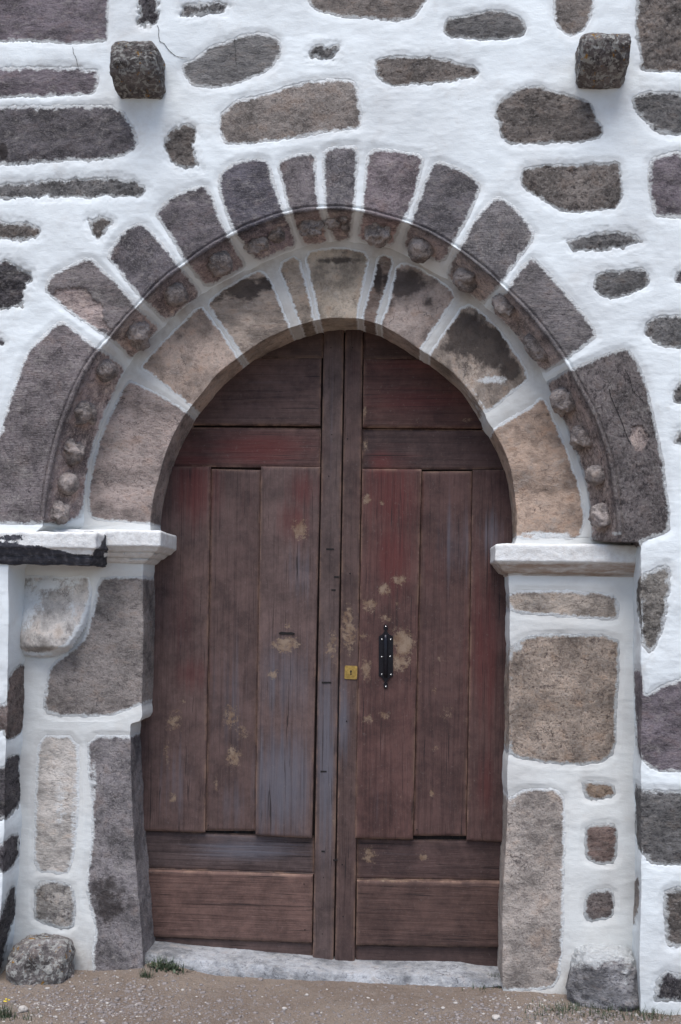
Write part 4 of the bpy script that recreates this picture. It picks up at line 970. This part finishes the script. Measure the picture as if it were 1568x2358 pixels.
# raised grip along the middle of the plate
gp = at(np.array([888.] * 24), np.linspace(1462, 1560, 24), YF - .006)
ang = np.linspace(0, 2 * math.pi, 13)[:-1]; ringV = []
for i, p in enumerate(gp):
    t = i / 23; lift = .016 * math.sin(math.pi * min(max(t, 0), 1)) ** .5
    for a in ang: ringV.append(p + np.array([math.cos(a) * .0095, -lift + math.sin(a) * .005, 0]))
ii = np.arange(len(ringV)).reshape(24, 12); ii = np.concatenate([ii, ii[:, :1]], 1)
gr_ = mesh_obj('grip', np.array(ringV), grid_faces(ii), M_IR, right)
for (x, y) in [(888.5,1442),(879.5,1472),(899.5,1472),(879,1512),(898,1511),(879,1552.5),(900,1553),(888.5,1580.5)]:
    dome('rivet', x, y, .0042, YF - .006, .004, M_RV, right)
# brass lock with key slot
YS = YD - .0162
ngon_plate('lock_plate', [(794,1534),(796,1532),(821,1533),(823,1535),(822,1562),(820,1564),(795,1563),(793,1561)], YS - .004, .005, M_BR, right)
cc = []
for a in np.linspace(0, 2 * math.pi, 25)[:-1]: cc.append((808 + 10.5 * math.cos(a), 1548 + 10.5 * math.sin(a)))
ngon_plate('lock_cylinder', cc, YS - .008, .006, M_BR, right)
cc = [(808 + 7.6 * math.cos(a), 1548 + 7.6 * math.sin(a)) for a in np.linspace(0, 2 * math.pi, 25)[:-1]]
ngon_plate('lock_core', cc, YS - .0095, .006, M_BR, right)
ngon_plate('keyhole', [(806.6,1543),(809.4,1543),(810.4,1546),(809,1549),(809.6,1554),(806.4,1554),(807,1549),(805.6,1546)], YS - .0100, .004, M_HOLE, right, 0)
for (x, y) in [(797.5,1536.5),(818.5,1537.5),(797,1559),(818,1560)]: dome('screw', x, y, .0022, YS - .0045, .0012, M_BR, right, ICO1)
# slot and small bolt marks
ngon_plate('letter_slot', [(641,1457),(648,1454),(660,1455.5),(672,1455),(679,1458),(676,1461.5),(662,1460.5),(650,1461),(644,1460)], YD - .0250, .005, M_HOLE, left, 0)
for (x, y, l) in [(760,1264,9),(775,1328,6),(752,1571,11),(745,1776,7),(768,1358,5),(772,1980,5),(744,1960,4)]:
    ngon_plate('iron_pin', [(x - l, y - 2), (x + l, y - 1.5), (x + l, y + 1.8), (x - l, y + 2)], YD - .0170, .003, M_HOLE, left, 0)
for (x, y) in [(762,800),(764,1000),(757,1096),(745,2020),(742,2150),(350,2080),(700,2035),(702,2140),(610,1905),(480,1900)]:
    dome('iron_nail', x, y, .0032, YD - .0165, .002, M_HOLE, left, ICO1)
for (x, y) in [(812,800),(850,1100),(955,1105),(845,2050),(1130,2050),(840,2160),(960,1910),(800,1010),(806,1320),(798,1660),(788,1990),(790,2110)]:
    dome('iron_nail', x, y, .004, YD - .0160, .002, M_HOLE, right, ICO1)

# ------------------------------------------------------------------ threshold
bx = np.array([330, 355, 450, 560, 680, 784, 900, 1000, 1060, 1105, 1150, 1175.]); by = np.array([2164, 2167, 2178, 2187, 2198, 2209, 2213, 2214, 2216, 2224, 2226, 2228.])
fx = bx; fy = np.array([2200, 2204, 2214, 2238, 2250, 2259, 2259, 2255, 2254, 2254, 2250, 2250.])
n = 260; xx = np.linspace(330, 1175, n)
by_ = np.interp(xx, bx, by) + 1.5; fy_ = np.interp(xx, fx, fy)
Pb = at(xx, by_, Y2 - .012)
rows = [Pb + np.array([0, .06, 0])]
for f in np.linspace(0, 1, 26):
    rows.append(np.stack([Pb[:, 0], np.full(n, (Y2 - .012) * (1 - f) + .235 * f), Pb[:, 2] - .006 * f ** 3], -1))
top = rows[-1]
Pf = at(xx, fy_ + 4, .215); Pf[:, 2] -= .035
for f in np.linspace(.12, 1, 12): 
    r_ = top * (1 - f) + Pf * f; r_[:, 1] = .235 - .020 * math.sin(f * math.pi / 2); rows.append(r_)
GT = np.stack(rows, 1); P = GT.reshape(-1, 3)
P = P + np.stack([0 * P[:, 0], fbm(P, 9, 3, 4) * .008, fbm(P, 11, 4, 2) * .005 + fbm(P, 45, 3, 6) * .002], -1)
o = mesh_obj('doorstep', P, grid_faces(np.arange(len(P)).reshape(GT.shape[:2])), M_THR, None, {'lime': .30 + .16 * fbm(P, 8, 3, 1), 'stain': np.zeros(len(P))}, color=(.30, .305, .32, 1))
tag(o, 'worn pale grey stone doorstep below the wooden double door', 'doorstep')

# ------------------------------------------------------------------ ground
def gz(P):
    X, Y = P[..., 0], P[..., 1]
    z = fbm(P * np.array([1, 1, 0]), 1.6, 3, 77) * .012 + fbm(P * np.array([1, 1, 0]), 14, 4, 78) * .006
    z = z + np.abs(fbm(P * np.array([1, 1, 0]), 45, 3, 79)) * .006
    z = z + sstep(-.5, -1.1, X) * sstep(-.2, .15, Y) * .02          # earth banked against the wall
    z = z + np.exp(-((X + .82) / .16) ** 2) * np.exp(-((Y - .30) / .14) ** 2) * .055
    return z
xs = np.unique(np.concatenate([np.linspace(-2.2, 2.2, 520), -2.2 - np.geomspace(.05, 58, 26), 2.2 + np.geomspace(.05, 58, 26)]))
ys = np.unique(np.concatenate([np.linspace(-.75, .5, 170), -.75 - np.geomspace(.05, 60, 30)]))
X, Y = np.meshgrid(xs, ys, indexing='ij'); P = np.stack([X, Y, 0 * X], -1); P[..., 2] = gz(P)
P = P.reshape(-1, 3)
o = mesh_obj('ground', P, grid_faces(np.arange(len(P)).reshape(X.shape)), M_GR)
tag(o, None, None, kind='structure')

rng = np.random.default_rng(5)
def pebbles(name, pts, sizes, mat, seed, flat=.6):
    V0, F0 = ICO1; Vs = []; Fs = []; off = 0
    for i, (p, s) in enumerate(zip(pts, sizes)):
        V = V0 * (1 + rng.uniform(-.28, .28, (len(V0), 1))) * np.array([rng.uniform(.7, 1.3), rng.uniform(.7, 1.3), flat * rng.uniform(.6, 1.2)]) * s
        a = rng.uniform(0, 6.28); c, s_ = math.cos(a), math.sin(a)
        V = V @ np.array([[c, s_, 0], [-s_, c, 0], [0, 0, 1]])
        Vs.append(V + p); Fs.append(F0 + off); off += len(V0)
    return mesh_obj(name, np.concatenate(Vs), np.concatenate(Fs), mat, None, smooth=False)
def scatter(n, weights):
    """survey-picked patches: (cx, cy, sx, sy) world metres, with share"""
    P = []
    for (cx, cy, sx, sy, sh) in weights:
        m = int(n * sh); P.append(np.stack([rng.normal(cx, sx, m), rng.normal(cy, sy, m), np.zeros(m)], -1))
    P = np.concatenate(P); P = P[(P[:, 1] < .34) & (P[:, 1] > -1.0) & (abs(P[:, 0]) < 2.1)]
    P[:, 2] = gz(P); return P
pa = scatter(800, [(-1.15, -.22, .22, .10, .30), (-.95, .05, .2, .06, .10), (.85, .05, .16, .06, .16), (1.2, -.18, .25, .12, .24), (0, -.2, .9, .18, .20)])
o = pebbles('white_gravel', pa, np.clip(rng.lognormal(-5.5, .45, len(pa)), .0015, .014), M_PEB, 1, .5)
tag(o, 'white crumbs of lime and gravel scattered over the earth', 'gravel', kind='stuff')
pa = scatter(9000, [(-1.0, -.15, .35, .12, .3), (1.0, -.12, .35, .12, .35), (0, -.15, .9, .2, .35)])
o = pebbles('grey_gravel', pa, np.clip(rng.lognormal(-5.75, .6, len(pa)), .001, .014), M_PEBD, 2, .6)
tag(o, 'brown and grey grit scattered over the earth', 'gravel', kind='stuff')
def ong(x, y):
    p = onz(np.array(float(x)), np.array(float(y)), 0.0)
    for _ in range(4): p = onz(np.array(float(x)), np.array(float(y)), float(gz(p)))
    return p
def one_pebble(x, y, r, mat, label, cat='pebble', flat=.75):
    p = ong(x, y); p[2] += r * flat * .5
    V, Fc = ICO4; V = V * (1 + fbm(V + x, 1.4, 3, int(x)) * .35)[:, None] * np.array([r, r * .85, r * flat])
    o = mesh_obj('pebble', V + p, Fc, mat, None); tag(o, label, cat, 'loose stones on the earth')
one_pebble(1143, 2346, .017, M_PEB, 'bright white pebble at the lower edge right of centre')
one_pebble(52, 2328, .020, M_PEB, 'white pebble beside the weeds in the lower left corner')
one_pebble(732, 2333, .010, M_PEBD, 'grey pebble near the lower edge below the door gap')
one_pebble(706, 2292, .008, M_PEB, 'small white pebble just below the middle of the doorstep')
one_pebble(655, 2324, .010, M_PEB, 'white pebble on bare earth left of the grey pebble')
one_pebble(558, 2272, .015, M_PEBD, 'brown sliver of stone in front of the left leaf', flat=.4)
one_pebble(1245, 2268, .026, M_PEB, 'flat broken piece of plaster at the foot of the right jamb', flat=.35)
one_pebble(1020, 2322, .009, M_PEB, 'tiny pale pebble between the doorstep and the bright white pebble', flat=.6)

# ------------------------------------------------------------------ grass and weeds
def tuft(x, y, n, h, spread, label, seed, flower=False, leaf=False):
    r = np.random.default_rng(seed)
    c = ong(x, y)
    Vs = []; Fs = []; off = 0
    for i in range(n):
        b = c + np.array([r.normal(0, spread), r.normal(0, spread * .35), 0]); b[2] = float(gz(b)) - .003
        a = r.uniform(0, 6.28); L = h * r.uniform(.4, 1.15); lean = r.uniform(.15, 1.0); w = r.uniform(.0010, .0022) * (2.4 if leaf and i % 3 == 0 else 1)
        if leaf and i % 3 == 0: L *= .5; lean = 1.1
        d = np.array([math.cos(a), math.sin(a) * .6, 0]); sd_ = np.array([-math.sin(a), math.cos(a), 0])
        m = 6
        for j in range(m):
            t = j / (m - 1); ww = w * (1 - t) ** .6 + .0002
            if leaf and i % 3 == 0: ww = w * math.sin(math.pi * (t * .9 + .08)) * 1.6 + .0003
            p = b + d * L * lean * t ** 1.6 * .8 + np.array([0, 0, L * (t - .35 * lean * t * t)])
            Vs += [p - sd_ * ww, p + sd_ * ww]
        for j in range(m - 1):
            q = off + j * 2; Fs.append([q, q + 1, q + 3, q + 2])
        off += m * 2
    if flower:
        t = thing('weed', label, 'plant', tuple(c)); mesh_obj('leaves', np.array(Vs), np.array(Fs), M_GRASS, t)
        for i in range(4):
            p = c + np.array([r.normal(0, .015), r.normal(0, .01), h * r.uniform(.9, 1.15)])
            V, Fc = ICO1; mesh_obj('flower', p + V * np.array([.006, .006, .003]), Fc, M_FLOWER, t)
    else:
        o = mesh_obj('grass_tuft', np.array(Vs), np.array(Fs), M_GRASS, None); tag(o, label, 'grass', 'tufts of grass along the foot of the wall')
tuft(385, 2236, 230, .060, .040, 'low green weeds growing at the left end of the doorstep', 1, leaf=True)
tuft(338, 2252, 60, .05, .016, 'small tuft at the foot of the left jamb below the taller weeds', 2)
tuft(1142, 2266, 60, .065, .014, 'grass tuft at the right end of the doorstep against the jamb', 3)
tuft(15, 2342, 60, .07, .02, 'weed with small yellow flowers in the lower left corner', 5, flower=True)
def sparse(spots):
    Vs = []; Fs = []; off = 0; r = np.random.default_rng(11)
    for (x, y, n, h, spx, spy) in spots:
        for i in range(n):
            b = ong(x + r.normal(0, spx), min(2350, y + r.normal(0, spy))); a = r.uniform(0, 6.28); L = h * r.uniform(.4, 1.3); w = r.uniform(.0008, .0018); lean = r.uniform(.2, 1)
            d = np.array([math.cos(a), math.sin(a) * .6, 0]); sd_ = np.array([-math.sin(a), math.cos(a), 0])
            for j in range(5):
                t = j / 4; ww = w * (1 - t) ** .6 + .0002
                p = b + d * L * lean * t ** 1.6 * .8 + np.array([0, 0, L * (t - .35 * lean * t * t) - .003]); Vs += [p - sd_ * ww, p + sd_ * ww]
            for j in range(4): q = off + j * 2; Fs.append([q, q + 1, q + 3, q + 2])
            off += 10
    o = mesh_obj('sparse_grass', np.array(Vs), np.array(Fs), M_GRASS); tag(o, 'sparse short grass growing through the gravel along the wall', 'grass', kind='stuff')
sparse([(1300, 2325, 170, .035, 30, 8), (1390, 2335, 220, .035, 45, 10), (1490, 2335, 220, .045, 40, 12), (1240, 2340, 60, .025, 30, 8), (1115, 2275, 40, .03, 18, 5), (430, 2230, 60, .03, 20, 4), (40, 2345, 60, .03, 30, 8)])

# ------------------------------------------------------------------ hairline cracks in the limewash
def crack(pts, r=.0011, par=None, out=.0042):
    p = np.array(pts, float); L = np.concatenate([[0], np.cumsum(np.hypot(*np.diff(p, axis=0).T))]); t = np.linspace(0, L[-1], int(L[-1] / 2) + 2)
    q = np.stack([np.interp(t, L, p[:, 0]), np.interp(t, L, p[:, 1])], -1)
    w = at(q[:, 0], q[:, 1], 0.0)
    # sit on the real rendered surface
    und = fbm(w, 3.0, 3, 3) * .013 + fbm(w, 13, 3, 33) * .0026 + fbm(w * np.array([.5, 1, 1.6]), 38, 3, 7) * .0009
    w[:, 1] = -(und + out)
    w[:, 0] += fbm(w, 60, 2, 5) * .003
    Vs = []; a = np.linspace(0, 2 * math.pi, 7)[:-1]
    for i, c in enumerate(w):
        rr = r * (.5 + .8 * abs(math.sin(i * .7))) 
        for b in a: Vs.append(c + np.array([math.cos(b) * rr, math.sin(b) * rr * .6, math.sin(b) * rr * .9 + math.cos(b) * rr * .2]))
    ii = np.arange(len(Vs)).reshape(len(w), 6); ii = np.concatenate([ii, ii[:, :1]], 1)
    mesh_obj('crack', np.array(Vs), grid_faces(ii), M_HOLE, par or wall)
crack([(363,60),(368,70),(366,85),(369,98),(380,104),(390,118),(405,130),(420,133),(436,134)])
crack(fr(4, [(1235,650),(1262,730),(1285,780),(1310,850),(1335,905)]), .0013, vous_objs[11], .0060)
crack(fr(4, [(1310,560),(1335,610),(1345,660),(1395,705)]), .0011, vous_objs[11], .0060)
crack(fr(1, [(1080,180),(1085,240),(1090,300)]), .0008, objs[6], .0050)
crack([(169,112),(171,125),(178,140),(181,156)], .0009)

# ------------------------------------------------------------------ render
scene.render.engine = 'CYCLES'
print('verts', sum(len(m.vertices) for m in bpy.data.meshes))
